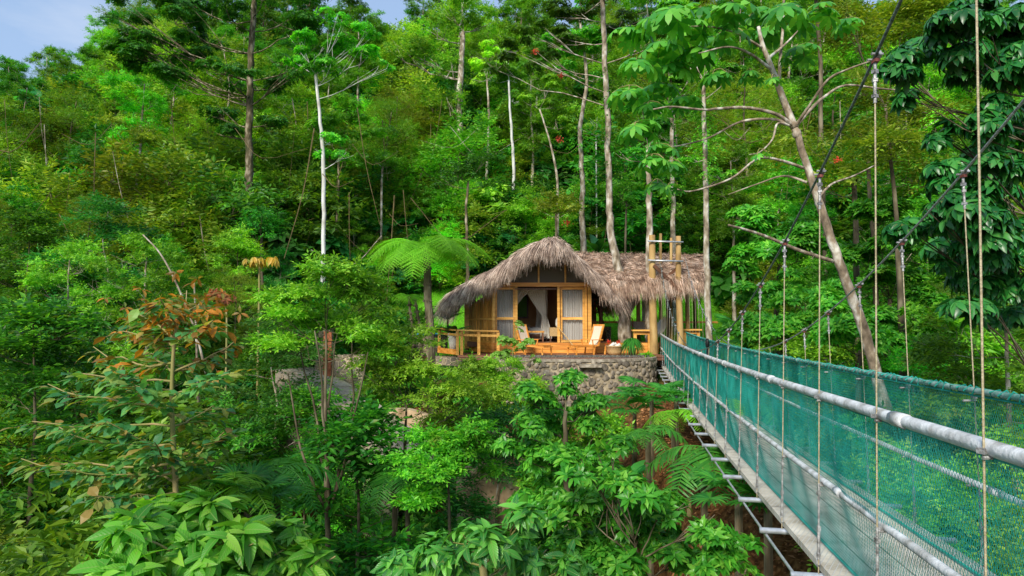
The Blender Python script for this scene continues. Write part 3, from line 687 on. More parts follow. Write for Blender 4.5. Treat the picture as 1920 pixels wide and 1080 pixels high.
# bench at foot
Yb=27.2; x0,x1=X(978,Yb),X(1020,Yb)
bn=empty('bench',((x0+x1)/2,Yb,ZF),'low brown wooden bench at the foot of the canopy bed','bench')
m=MB(); m.box(((x0+x1)/2,Yb,ZF+.42),(x1-x0,.38,.07)); m.build('seat',M['woodv'],bn)
m=MB()
for xx in (x0+.06,x1-.06):
    for yy in (Yb-.14,Yb+.14): m.box((xx,yy,ZF+.19),(.06,.06,.385))
m.bar((x0+.1,Yb,ZF+.12),(x1-.1,Yb,ZF+.12),.04,.05); m.build('leg',M['darkwood'],bn)
bag=MB(); bag.lathe([(0,-.05),(.12,-.05),(.17,0),(.12,.06),(0,.08)],(X(985,Yb),Yb,ZF+.52),12,squash=.6); bag.tube(bez([(X(985,Yb)+.05,Yb,ZF+.56),(X(991,Yb),Yb,ZF+.68),(X(996,Yb),Yb,ZF+.60)],5),.025,6)
tag(bag.build('folded_blanket',M['black'],smooth=True),'dark folded blanket lying on the bench before the bed','blanket')
# small chair inside right
Yc=27.0; cx=X(1040,Yc)
ch=empty('wicker_chair',(cx,Yc,ZF),'light wicker side chair with white cushion just inside the open doorway','chair')
m=MB(); m.box((cx,Yc,ZF+.42),(.44,.44,.36)); m.build('seat',M['rattan'],ch)
for sx in (-.18,.18):
    for sy in (-.18,.18):
        m=MB(); m.bar((cx+sx*1.05,Yc+sy,ZF),(cx+sx,Yc+sy,ZF+.25),.035,.035); m.build('leg',M['darkwood'],ch)
m=MB(); m.box((cx+.19,Yc,ZF+.75),(.05,.42,.5)); m.build('backrest',M['rattan'],ch)
m=MB(); m.lathe([(0,-.06),(.17,-.05),(.2,0),(.17,.05),(0,.06)],(0,0,0),12); 
pl=MB(); G=[]; 
for t in np.linspace(-1,1,9):
    row=[]
    for q in np.linspace(-1,1,9):
        th_=.09*(1-abs(t)**4)*(1-abs(q)**4); row.append((cx+.10-th_-.12*(q*.5+.5)*-1*.3,Yc+t*.19,ZF+.82+q*.22))
    G.append(row)
pl.grid(np.array(G)); pl.box((cx+.12,Yc,ZF+.82),(.04,.36,.42)); pl.build('cushion',M['cloth'],ch,smooth=True)

# loungers on terrace
def lounger(name,xc,yc,label,flip=1,tilt=1.15):
    r=empty(name,(xc,yc,ZD),label,'lounger','reclining deck chairs on the terrace')
    m=MB(); # seat frame from foot (left) to back (right), sling, arms
    s=flip; L=1.15
    fz=ZD+.33
    for yy in (-.28,.28):
        m.bar((xc-s*.95,yc+yy,fz-.02),(xc+s*.15,yc+yy,fz+.02),.045,.06)
    m.bar((xc-s*.93,yc-.28,fz-.02),(xc-s*.93,yc+.28,fz-.02),.045,.05); m.bar((xc+s*.1,yc-.28,fz),(xc+s*.1,yc+.28,fz),.045,.05)
    m.build('seat_frame',M['woodh'],r)
    m=MB(); bx_,bz_=xc+s*.10,fz; tx_,tz_=xc+s*.36,fz+.80
    for yy in (-.31,.31): m.bar((bx_,yc+yy,bz_),(tx_,yc+yy,tz_),.06,.06)
    m.bar((tx_,yc-.34,tz_),(tx_,yc+.34,tz_),.06,.07); m.build('back_frame',M['woodh'],r)
    m=MB(); a=np.array([bx_,0,bz_+.05]); b=np.array([tx_,0,tz_-.04]); G=[]
    for t in np.linspace(0,1,6):
        p=a*(1-t)+b*t; p=p+np.array([s*.04*math.sin(PI*t),0,0]); G.append([(p[0]-s*.035,yc+yy,p[2]) for yy in np.linspace(-.27,.27,4)])
    m.grid(np.array(G)); m.build('sling',M['sling'],r,smooth=True)
    m=MB(); 
    for k in range(9): 
        xx=xc-s*(.86-.11*k); m.box((xx,yc,fz+.035),(.085,.54,.018))
    m.build('seat_slats',M['woodh'],r)
    for (dx,dz) in ((-.9,0),(-.1,0),(.42,0)):
        for yy in (-.3,.3):
            m=MB(); m.bar((xc+s*(dx+.05),yc+yy,fz),(xc+s*dx,yc+yy,ZD),.045,.045); m.build('leg',M['woodh'],r)
    for yy in (-.36,.36):
        m=MB(); m.box((xc+s*.02,yc+yy,fz+.24),(.52,.06,.03)); m.bar((xc-s*.2,yc+yy,fz+.24),(xc-s*.16,yc+yy,fz),.035,.035); m.build('armrest',M['woodh'],r)
    return r
# backrest faces us: turn the chairs partly toward the pool
def spin(r,a):
    r.rotation_euler=(0,0,a)
l1=lounger('deck_chair',0,0,'pale slung wooden deck chair to the left of the flower basket'); l1.location=(X(1108,24.9),24.9,ZD)
# children were modelled about (0,0,ZD); root offset handles the rest
spin(l1,math.radians(28))
l2=lounger('deck_chair',0,0,'wooden deck chair half hidden by the leafy sapling before the doorway'); l2.location=(X(990,24.9),24.9,ZD); spin(l2,math.radians(142))
# staff leaning
m=MB(); m.tube([W(1047,614,25.85),W(1062,632,25.6),W(1080,655,25.0)],.022,6); tag(m.build('wooden_pole',M['rattan'],smooth=True),'thin pale pole leaning against the right door post','pole')
# basket
bxx,by=X(1151,24.7),24.7
bk=empty('towel_basket',(bxx,by,ZD),'round wicker basket of rolled towels and red flowers on the terrace','basket')
m=MB(); m.lathe([(0,0),(.26,0),(.29,.12),(.32,.30),(.34,.31),(.34,.34),(.30,.34),(.28,.1),(0,.06)],(bxx,by,ZD+.003),22); m.build('basket',M['rattan'],bk,smooth=True)
m=MB()
for dx,dy,a in ((-.1,-.05,.3),(.12,-.08,-.5),(0,.12,0)): m.tube([(bxx+dx-.1,by+dy,ZD+.28),(bxx+dx+.1*math.cos(a),by+dy,ZD+.42+.05*a)],.07,10)
m.build('towel',M['cloth'],bk,smooth=True)
r2=np.random.default_rng(3)
for dx_,n in ((-.22,26),(.17,18)):
    m=MB(); P=np.array([bxx+dx_,by,ZD+.46])+r2.normal(0,1,(n,3))*[.03,.03,.04]; m.leaves(T_L,P,r2.normal(0,.5,(n,3))+[0,0,.6],rand_dir(r2,n),.11); m.build('flower',M['redflower'],bk)
# railing table right of basket and another at the right of the tower
def rail_table(x0,x1,Y,zt,label,group=None):
    r=empty('railing_bench',((x0+x1)/2,Y,ZD),label,'railing'); m=MB(); m.box(((x0+x1)/2,Y,zt-.03),(x1-x0,.34,.06)); m.build('top_board',M['wood'],r)
    m=MB(); m.box(((x0+x1)/2,Y,zt-.14),(x1-x0-.1,.08,.12)); m.build('rail',M['wood'],r)
    for xx in (x0+.12,x1-.12): 
        m=MB(); m.box((xx,Y,(zt-.2+ZD)/2),(.12,.12,zt-.2-ZD)); m.build('post',M['wood'],r)
rail_table(X(1184,25.6),X(1222,25.6),25.6,Z(618,25.6),'short wooden railing with broad top board left of the bridge tower')
rail_table(X(1277,26.6),X(1313,26.6),26.6,Z(617,26.6),'short wooden railing with broad top board right of the bridge tower')
# corner balustrade on the left
r=empty('balustrade',(X(860,24.8),24.8,ZD),'low wooden corner balustrade at the left end of the terrace','railing')
pts=[W(822,616,25.6),W(858,619,24.8),W(936,621,24.6)]
for a,b in zip(pts[:-1],pts[1:]):
    m=MB(); m.bar(a,b,.20,.06); m.build('top_rail',M['wood'],r)
    a2=a-[0,0,.18]; b2=b-[0,0,.18]; m=MB(); m.bar(a2,b2,.05,.09); m.build('mid_rail',M['wood'],r)
for px,py,Yq in ((824,616,25.6),(858,619,24.8),(866,619,24.79),(898,620,24.7),(934,621,24.6)):
    t=W(px,py,Yq); m=MB(); m.box((t[0],t[1],t[2]-.5),(.11,.11,.92)); m.build('post',M['wood'],r)
m=MB(); m.bar(pts[0]-[0,0,.85],pts[1]-[0,0,.85],.08,.2); m.build('bottom_board',M['woodh'],r)
# terrace deck
m=MB(); 
x0,x1=X(862,24.8),X(1236,25)
for k in range(16):
    y=24.02+.145*k; m.box(((x0+x1)/2,y,ZD-.03),(x1-x0,.135,.05))
m.box(((x0+x1)/2,25.0,ZD-.12),(x1-x0-.1,2.2,.1))
tag(m.build('terrace_deck',M['deckred']),'narrow red brown plank terrace between the cabin plinth and the pool','deck')
m=MB(); m.box((X(850,25.2),25.2,ZD-.5),(1.6,1.2,.8)); m.box((X(900,25.6),25.6,ZD-.45),(1.9,1.2,.7)); tag(m.build('terrace_footing',M['stone']),'rubble footing under the left end of the terrace','footing')
# vase with plant
vx=W(850,640,25.3)
r=empty('planter',(vx[0],25.3,ZD),'tall white planter with dark broad leaves behind the corner balustrade','planter')
m=MB(); m.lathe([(0,0),(.14,0),(.18,.3),(.24,.62),(.25,.70),(.21,.70),(.19,.6),(0,.55)],(vx[0],25.3,ZD+.12),18); m.build('pot',M['cloth'],r,smooth=True)
m=MB(); r2=np.random.default_rng(8); n=9; a=np.arange(n)*2.4; D=np.stack([np.cos(a),np.sin(a)*.6,np.full(n,.75)],-1); P=np.repeat([[vx[0],25.3,ZD+.70]],n,0); m.leaves(T_BIG,P,D,np.array([0,0,1.])+D*[-.5,-.5,.2],r2.uniform(.7,1.0,n)); m.build('foliage',M['hero_big'],r,smooth=True)
# round tub with blue edge
t=W(800,624,27.5)
r=empty('stone_tub',(t[0],27.5,-1.5),'round stone tub with a bright blue edge on the lawn left of the balustrade','tub')
m=MB(); m.lathe([(.95,-.6),(.92,0),(.9,t[2]+1.38)],(t[0],27.5,-1.5),22); m.build('basin',M['stone'],r,smooth=True)
m=MB(); m.lathe([(.86,-.02),(.96,-.02),(.98,.03),(.94,.06),(.86,.05),(.86,-.02)],(t[0],27.5,t[2]-.08),26); m.lathe([(0,.0),(.87,.0)],(t[0],27.5,t[2]-.09),26); m.build('blue_edge',surf('blue_liner',(.02,.22,.55),(.04,.32,.7),4,.4,0),r,smooth=True)
# hammock
def hammock():
    a=W(1244,596,27.6); b=W(1228,632,25.9)
    r=empty('hammock',(a+b)/2,'pale fringed hammock slung beside the bridge tower','hammock')
    m=MB(); G=[]
    for t in np.linspace(0,1,12):
        p=a*(1-t)+b*t; p=p-np.array([0,0,.35*math.sin(PI*t)]); w=.28*math.sin(PI*t)**.6+.03
        G.append([p+np.array([w*q*.8,0,.22*q*q*w/.3+.05*q]) for q in np.linspace(-1,1,8)])
    m.grid(np.array(G)); m.build('cloth',M['cloth'],r,smooth=True)
    fr=MB(); rr_=np.random.default_rng(2); G=np.array(G); P=G[rr_.integers(1,11,240),0]+rr_.normal(0,.02,(240,3)); strands(fr,rr_,P,np.array([0,0,-1.])+rr_.normal(0,.15,(240,3)),.22,.012,.1,2); fr.build('fringe',M['cloth'],r)
hammock()
# hammock cloth under the pavilion (grey, wide)
a=W(1181,601,27.2); b=W(1232,600,27.2)
r=empty('hammock',(a+b)/2,'wide grey brown hammock hanging under the pavilion thatch beside the dining table','hammock')
m=MB(); G=[]
for t in np.linspace(0,1,12):
    p=a*(1-t)+b*t; G.append([p-np.array([0,q*.06,(.06+.42*q)*math.sin(PI*min(max(t,.04),.96))**.45]) for q in np.linspace(0,1,6)])
m.grid(np.array(G)); m.build('cloth',surf('hammock_cloth',(.28,.22,.17),(.42,.34,.27),30,.9,.2),r,smooth=True)
# dining table and chair (red brown)
tx=X(1178,27.6)
r=empty('dining_table',(tx+.35,27.9,ZF),'dark red wooden dining table under the pavilion behind the tree trunk','table')
m=MB(); m.box((tx+.35,27.9,ZF+.74),(1.3,.8,.05)); m.build('table_top',M['darkwood'],r)
for dx in (-.55,.55):
    m=MB(); m.box((tx+.35+dx,27.9,ZF+.36),(.09,.5,.71)); m.build('leg',M['darkwood'],r)
redw=woodmat('red_brown_wood',(.20,.05,.02),(.34,.09,.035),(.42,.14,.06))
cx,cy=X(1174,27.1),27.1
r=empty('dining_chair',(cx,cy,ZF),'red brown bentwood dining chair beside the thick tree trunk','chair')
m=MB(); m.box((cx,cy,ZF+.45),(.42,.42,.05)); m.build('seat',redw,r)
m=MB(); m.tube(bez([(cx-.2,cy-.2,ZF+.45),(cx-.22,cy-.2,ZF+.95),(cx,cy-.2,ZF+1.02),(cx+.22,cy-.2,ZF+.95),(cx+.2,cy-.2,ZF+.45)],5),.022,6); 
for k in (-.1,0,.1): m.tube([(cx+k,cy-.2,ZF+.46),(cx+k,cy-.2,ZF+.98)],.012,5)
m.build('backrest',redw,r)
for sx in (-.18,.18):
    for sy in (-.18,.18):
        m=MB(); m.bar((cx+sx*1.1,cy+sy*1.1,ZF),(cx+sx,cy+sy,ZF+.43),.035,.035); m.build('leg',redw,r)
m=MB(); m.tube([(cx-.19,cy-.19,ZF+.2),(cx+.19,cy-.19,ZF+.2)],.014,5); m.build('stretcher',redw,r)
# lanterns
def lantern(px,py,Y,label,top):
    p=W(px,py,Y); r=empty('lantern',p,label,'lantern','black metal lanterns hanging under the pavilion thatch')
    m=MB(); s=.10
    m.box((p[0],p[1],p[2]-.16),(.24,.24,.025)); m.box((p[0],p[1],p[2]+.16),(.26,.26,.03)); m.lathe([(.16,.175),(.05,.27),(0,.28)],p,8)
    for sx in (-s,s):
        for sy in (-s,s): m.bar((p[0]+sx,p[1]+sy,p[2]-.15),(p[0]+sx,p[1]+sy,p[2]+.15),.02,.02)
    m.tube([(p[0],p[1],p[2]+.28),(p[0],p[1],top)],.008,4); m.build('cage',M['black'],r)
    m=MB(); m.lathe([(.0,-.14),(.035,-.14),(.035,.0),(0,.01)],p,8); m.build('candle',M['cloth'],r)
lantern(1132,571,27.3,'black metal lantern hanging near the left edge of the pavilion',Z(545,27.3))
lantern(1108,566,27.2,'black metal lantern partly behind the cabin corner post',Z(540,27.2))
lantern(1264,569,27.5,'black metal lantern hanging between the two bridge tower posts',Z(540,27.5))
# flower arrangement with red heliconia in pavilion
p=np.array([X(1128,28.2),28.2,ZF+.9])
r=empty('flower_arrangement',p,'tall arrangement of dark stems and red bracts behind the pavilion post','flowers')
m=MB(); f=MB(); r2=np.random.default_rng(4)
m.lathe([(0,-.9),(.12,-.9),(.2,-.6),(.12,-.3),(.08,0),(.1,.02)],p,12)
for k in range(16):
    d=np.array([r2.normal(0,.5),r2.normal(0,.3),1]); d/=np.linalg.norm(d); L=r2.uniform(.5,.95); e=p+d*L; m.tube([p,p+d*L*.5,e],.01,4); q=7
    f.leaves(T_L,e-d*np.linspace(0,.3,q)[:,None],np.tile(d,(q,1))*.4+r2.normal(0,.6,(q,3)),rand_dir(r2,q),.12)
m.build('vase',M['darkwood'],r); f.build('flower',M['redflower'],r)

# ============================================================ POOL (stone plunge pool jutting over the slope)
zr=-1.33
pool=empty('plunge_pool',(X(1080,22.6),22.6,zr),'curved plunge pool with rubble stone retaining wall below the terrace','pool')
nA=60
def rimpt(t,off=0.):  # outline of the front rim, left to right
    xa,xb=X(926,23.0),X(1237,23.2)
    x=xa+(xb-xa)*t; xc=(xa+xb)/2; h=(xb-xa)/2
    y=23.9-1.75*np.clip(1-abs((x-xc)/h)**2.6,0,1)**.6
    return np.stack([x,y-off,np.zeros_like(x)],-1)
t=np.linspace(0,1,nA); R0=rimpt(t)
zbm=-3.35
prof=[(0,0),(.04,-.5),(.02,-1.1),(-.12,zbm-zr)]
G=np.array([R0+np.array([0,-o_,zr+dz]) for o_,dz in prof]); rr3=np.random.default_rng(6)
G[:,:,1]+=rr3.normal(0,.012,G.shape[:2])
m=MB(); m.grid(G); 
bt=G[-1].copy(); bk_=bt.copy(); bk_[:,1]=24.1; m.grid(np.stack([bt,bk_],0))
M['mortar']=surf('mortar_tan',(.18,.14,.09),(.50,.41,.28),5,.95,.8,coord='World',detail=10)
m.build('stone_wall',M['mortar'],pool)
st_=MB(); sv=[]; r9=np.random.default_rng(15)
for _ in range(9000):
    tt_=r9.uniform(.01,.99); dz=r9.uniform(-1.95,-.09); ix=tt_*(nA-1); i0=int(ix); b0=R0[i0]+(R0[min(i0+1,nA-1)]-R0[i0])*(ix-i0)
    c=b0+np.array([0,-.03-.02*dz*0,zr+dz]); rad_=r9.uniform(.05,.17)
    if any((c[0]-q[0])**2+(c[1]-q[1])**2+(c[2]-q[2])**2<(rad_+q[3])**2*.80 for q in sv): continue
    sv.append((c[0],c[1],c[2],rad_))
    d2=R0[min(i0+1,nA-1)]-R0[max(i0-1,0)]; d2/=np.linalg.norm(d2); nn_=np.array([d2[1],-d2[0],0])
    an_=np.arange(9)*2*PI/9; jr=r9.uniform(.66,1.2,9); dep_=-.12*max(0,(-dz-1.1)/.9)
    rings=[]
    for rr_,hh in ((1.0,-.03),(.95,.018),(.70,.032),(.0,.036)):
        rings.append([c+nn_*(hh-dep_*1)+ (d2*math.cos(a_)+np.array([0,0,1])*math.sin(a_))*rad_*rr_*jr[k_] for k_,a_ in enumerate(an_)])
    st_.grid(np.array(rings),closed=True)
M['rock']=surf('wall_rock',(.07,.06,.045),(.19,.16,.125),7,.85,.7,coord='World',c3=(.34,.29,.22),isl=.45,detail=9)
st_.build('wall_stone',M['rock'],pool,smooth=True)['kind']='stuff'
m=MB(); inn=R0+np.array([0,.34,zr+.03]); outr=R0+np.array([0,-.05,zr+.03]); 
inn[:,1]=np.minimum(inn[:,1],23.98)
m.grid(np.stack([outr-[0,0,.09],outr,inn,inn-[0,0,.16]],0)); m.build('coping',M['rim'],pool,smooth=False)
m=MB(); wv=R0+np.array([0,.3,zr-.05]); wb=wv.copy(); wb[:,1]=24.0; wv[:,1]=np.minimum(wv[:,1],23.99); m.grid(np.stack([wv,wb],0)); m.build('water',M['water'],pool)
m=MB(); m.box(((R0[0,0]+R0[-1,0])/2,23.97,zr+.00),(R0[-1,0]-R0[0,0]-.3,.06,.16)); m.build('tiled_edge',M['tilemat'],pool)
m=MB(); sp=W(1107,692,21.9); m.box((sp[0],22.0,zr-.18),(.75,.35,.10)); m.build('spout_ledge',M['rim'],pool)

# path, retaining walls and gate post on the lower left
m=MB(); path=bez([W(560,690,21.5),W(620,730,20.6),W(680,775,19.6),W(745,830,18.4),W(800,880,17.4)],6)
T=np.gradient(path,axis=0); S_=nrm(np.cross(T,[0,0,1.])); 
Gp=np.array([path-S_*.9,path-S_*.3,path+S_*.3,path+S_*.9]); Gp[0,:,2]+=.03; m.grid(Gp)
m.grid(np.stack([Gp[3],Gp[3]-[0,0,3.5]],0)); m.grid(np.stack([Gp[0]-[0,0,3.5],Gp[0]],0))
tag(m.build('path',M['stonepale']),kind='structure')
m=MB(); wl=bez([W(700,800,20.2),W(770,800,19.8),W(850,830,19),W(960,850,18.4)],5)
m.grid(np.stack([wl+[0,0,.5],wl-[0,0,3.0]],0)); m.grid(np.stack([wl+[0,.35,.5],wl+[0,0,.5]],0)); tag(m.build('retaining_wall',M['tan']),'tan rendered retaining wall glimpsed through the shrubs below the path','wall')
m=MB()
wl2=bez([W(855,905,16.6),W(900,880,16.3),W(945,868,16.0),W(975,880,15.7)],6); rq=np.random.default_rng(4); wl2[:,2]+=rq.normal(0,.05,len(wl2))
m.grid(np.stack([wl2,wl2+[0,-.05,-.9],wl2+[.1,-.3,-2.8]],0)); m.grid(np.stack([wl2+[0,.5,.1],wl2],0))
tag(m.build('low_wall',M['tan']),'tan earth coloured low wall showing between the shrubs below the pool','wall')
m=MB(); m.box(W(608,665,22)+[0,0,-.1],(.5,.4,2.0)); m.box(W(600,690,21.9)+[.9,0,-.2],(1.2,.4,1.3))
tag(m.build('gate_pillar',M['stone']),'small stone pillar beside the head of the paved path','pillar')
m=MB(); m.box(W(614,672,21.6)+[0,0,.15],(.26,.06,1.5)); 
for k in range(4): m.box(W(614,672,21.55)+[0,0,-.35+.32*k],(.30,.04,.05))
tag(m.build('wooden_door',surf('red_door_wood',(.22,.06,.025),(.38,.13,.06),5,.7,.2,(1,1,.3))),'narrow red brown wooden gate against the stone pillar at the head of the path','gate')
# ============================================================ SUSPENSION BRIDGE
BW=1.03
def xrail(y,side): return 1.39+.177*y+(BW if side else 0)
def sagf(y): return 1-((y-14)/12.5)**2
def zrail(y): return -.46-.15*sagf(y)
def zmid(y): return -1.052-.17*sagf(y)+.06*smooth(20,26,y)
def zdeck(y): return -1.60-.22*sagf(y)
def zcab(y): return -.58+.0206*(y-13.5)**2
bdir=np.array([.177,1.,0]); bdir/=np.linalg.norm(bdir); bperp=np.array([1.,-.177,0]); bperp/=np.linalg.norm(bperp)
Y0,Y1=-3.5,25.6
br=empty('suspension_bridge',(xrail(12,0)+.5,12,-1.8),'long suspension footbridge with green netting sides and steel pipe handrails leading to the cabin','bridge')
ysr=np.linspace(Y0,Y1,60)
def line(side,zf,off=0.,ys_=ysr,dz=0): 
    return np.stack([xrail(ys_,side)+off,ys_,zf(ys_)+dz+(.045 if side and zf is zrail else 0)],-1)
M['railgreen']=surf('green_wrapped_pipe',(.05,.20,.16),(.30,.42,.38),14,.5,.3)
for s in (0,1):
    m=MB(); m.tube(line(s,zrail),.032 if s==0 else .021,10)
    for yj in np.arange(-2.6,25,2.9): 
        yy=np.array([yj,yj+.08,yj+.16]); m.tube(line(s,zrail,ys_=yy),.038 if s==0 else .025,10)
    h=m.build('handrail',M['pipe'] if s==0 else M['railgreen'],br,smooth=True); h['label']='thick grey handrail pipe on the left side' if s==0 else 'handrail pipe with green cord on the right side'
    m=MB(); m.tube(line(s,zmid),.023,8)
    for yj in np.arange(-1.6,25,2.9):
        yy=np.array([yj,yj+.06,yj+.12]); m.tube(line(s,zmid,ys_=yy),.028,8)
    m.build('middle_rail',M['pipe'],br,smooth=True)
# right rail lashing cord
m=MB(); yy=np.linspace(Y0,Y1,900); ph=yy*60; P=line(1,zrail,ys_=yy); P=P+np.stack([np.cos(ph)*.034,0*ph,np.sin(ph)*.034],-1); m.tube(P,.006,3,cap=False)
P=line(1,zmid,ys_=yy); P=P+np.stack([np.cos(ph)*.022,0*ph,np.sin(ph)*.022],-1); m.tube(P,.004,3,cap=False); m.build('lashing_cord',M['net'],br)
# nets: real cords, two families of diagonals
def net(side):
    m=MB(); off0=0; sp=.026; K=9
    inn=.11 if side==0 else -.11
    def pt(y,v):  # v 0 top .. 1 bottom
        z=(zrail(y)+(.045 if side else 0))*(1-v)+(zdeck(y)+.01)*v
        bul=np.sin(PI*v)*(.03*np.sin(y*1.3+side)+.014*np.sin(y*4.1+v*3)+.006*np.sin(y*11+v*7))
        x=xrail(y,side)+inn*v**2.2+bul*(1 if side else 1)
        return np.stack([x,y,z],-1)
    run=.62
    r=.0012
    ys0=np.arange(Y0-run,Y1+run,sp); v=np.linspace(0,1,K)
    for fam in (1,-1):
        n=len(ys0)
        yy=ys0[:,None]+fam*run*(v[None,:]-.5); vv=np.repeat(v[None,:],n,0)
        ok=(yy.min(1)>=Y0)&(yy.max(1)<=Y1); yy=yy[ok]; vv=vv[ok]; n=len(yy)
        C=pt(yy.ravel(),vv.ravel()).reshape(n,K,3)
        # triangular cords
        a=np.array([0,2*PI/3,4*PI/3]); rr_=r*(1+.6*np.clip((C[:,:,1]-6)/16,0,1))
        o=np.stack([np.cos(a)[None,None,:]*rr_[:,:,None],np.sin(a)[None,None,:]*rr_[:,:,None]*1,np.zeros((n,K,3))],-1)
        Vv=C[:,:,None,:]+o[...,[0,1,2]]
        i=np.arange(K-1)[:,None]*3; j=np.arange(3)[None,:]; j2=(j+1)%3
        q=np.stack([i+j,i+j2,i+3+j2,i+3+j],-1).reshape(-1,4)
        Q=(q[None]+(np.arange(n)*K*3)[:,None,None]).reshape(-1,4)
        m.add(Vv.reshape(-1,3),quads=Q)
    m.tube(pt(ysr,np.zeros_like(ysr))+[0,0,-.035],.008,5); m.tube(pt(ysr,np.ones_like(ysr))+[0,0,.012],.010,5)
    o=m.build('netting',M['net'],br); o['label']='green cord netting on the left side' if side==0 else 'green cord netting on the right side'
net(0); net(1)
# deck: three board runs of planks laid in lengths, wire mesh on top
M['deckgrey']=surf('weathered_deck',(.24,.21,.16),(.42,.38,.31),5,.85,.4,(3,.4,1),c3=(.56,.52,.44),isl=.10)
def meshmat():
    m,nt,out=newmat('deck_with_wire_mesh'); L=nt.links
    tc=N(nt,'ShaderNodeNewGeometry'); 
    no=N(nt,'ShaderNodeTexNoise'); no.inputs['Scale'].default_value=5; no.inputs['Detail'].default_value=7; L.new(tc.outputs['Position'],no.inputs['Vector'])
    n2=N(nt,'ShaderNodeTexNoise'); n2.inputs['Scale'].default_value=1.1; L.new(tc.outputs['Position'],n2.inputs['Vector'])
    r=ramp(nt,no.outputs[0],[(.3,(.32,.27,.19)),(.5,(.58,.51,.40)),(.7,(.74,.68,.56))])
    mp=N(nt,'ShaderNodeMapping'); mp.inputs['Rotation'].default_value=(0,0,math.radians(35)); L.new(tc.outputs['Position'],mp.inputs[0])
    mp2=N(nt,'ShaderNodeMapping'); mp2.inputs['Rotation'].default_value=(0,0,math.radians(-55)); L.new(tc.outputs['Position'],mp2.inputs[0])
    w1=N(nt,'ShaderNodeTexWave'); w1.inputs['Scale'].default_value=9; L.new(mp.outputs[0],w1.inputs[0])
    w2=N(nt,'ShaderNodeTexWave'); w2.inputs['Scale'].default_value=9; L.new(mp2.outputs[0],w2.inputs[0])
    mx=N(nt,'ShaderNodeMath',operation='MAXIMUM'); L.new(w1.outputs['Fac'],mx.inputs[0]); L.new(w2.outputs['Fac'],mx.inputs[1])
    rr_=ramp(nt,mx.outputs[0],[(.85,(0,0,0)),(.97,(1,1,1))])
    c=N(nt,'ShaderNodeMix',data_type='RGBA'); L.new(rr_.outputs[0],c.inputs[0]); L.new(r.outputs[0],c.inputs[6]); c.inputs[7].default_value=(.52,.50,.45,1)
    mr=N(nt,'ShaderNodeMapRange'); mr.inputs[3].default_value=.7; mr.inputs[4].default_value=1.3; L.new(n2.outputs[0],mr.inputs[0])
    h=N(nt,'ShaderNodeHueSaturation'); L.new(c.outputs[2],h.inputs['Color']); L.new(mr.outputs[0],h.inputs['Value'])
    p=N(nt,'ShaderNodeBsdfPrincipled'); p.inputs['Roughness'].default_value=.8; L.new(h.outputs[0],p.inputs['Base Color'])
    b=N(nt,'ShaderNodeBump'); b.inputs['Strength'].default_value=.6; b.inputs['Distance'].default_value=.006; L.new(rr_.outputs[0],b.inputs['Height']); L.new(b.outputs[0],p.inputs['Normal'])
    L.new(p.outputs[0],out.inputs[0]); return m
M['deckmesh']=meshmat()
for k,(a,b) in enumerate([(-.04,.27),(.285,.515),(.53,.76),(.775,1.07)]):
    m=MB(); y=Y0
    while y<Y1:
        y2=min(y+2.4,Y1+.3); ys_=np.linspace(y,y2-.012,5)
        tl=np.stack([xrail(ys_,0)+a,ys_,zdeck(ys_)],-1); tr_=np.stack([xrail(ys_,0)+b,ys_,zdeck(ys_)],-1)
        m.grid(np.stack([tl-[0,0,.05],tl,tr_,tr_-[0,0,.05],tl-[0,0,.05]],0)); y=y2
    m.build('deck_board',M['deckmesh'],br)
M['fitting']=surf('weathered_fitting',(.16,.15,.14),(.50,.50,.49),25,.5,.4,metal=.4)
M['redpaint']=surf('dull_red_paint',(.14,.04,.03),(.26,.08,.06),20,.6,.2)
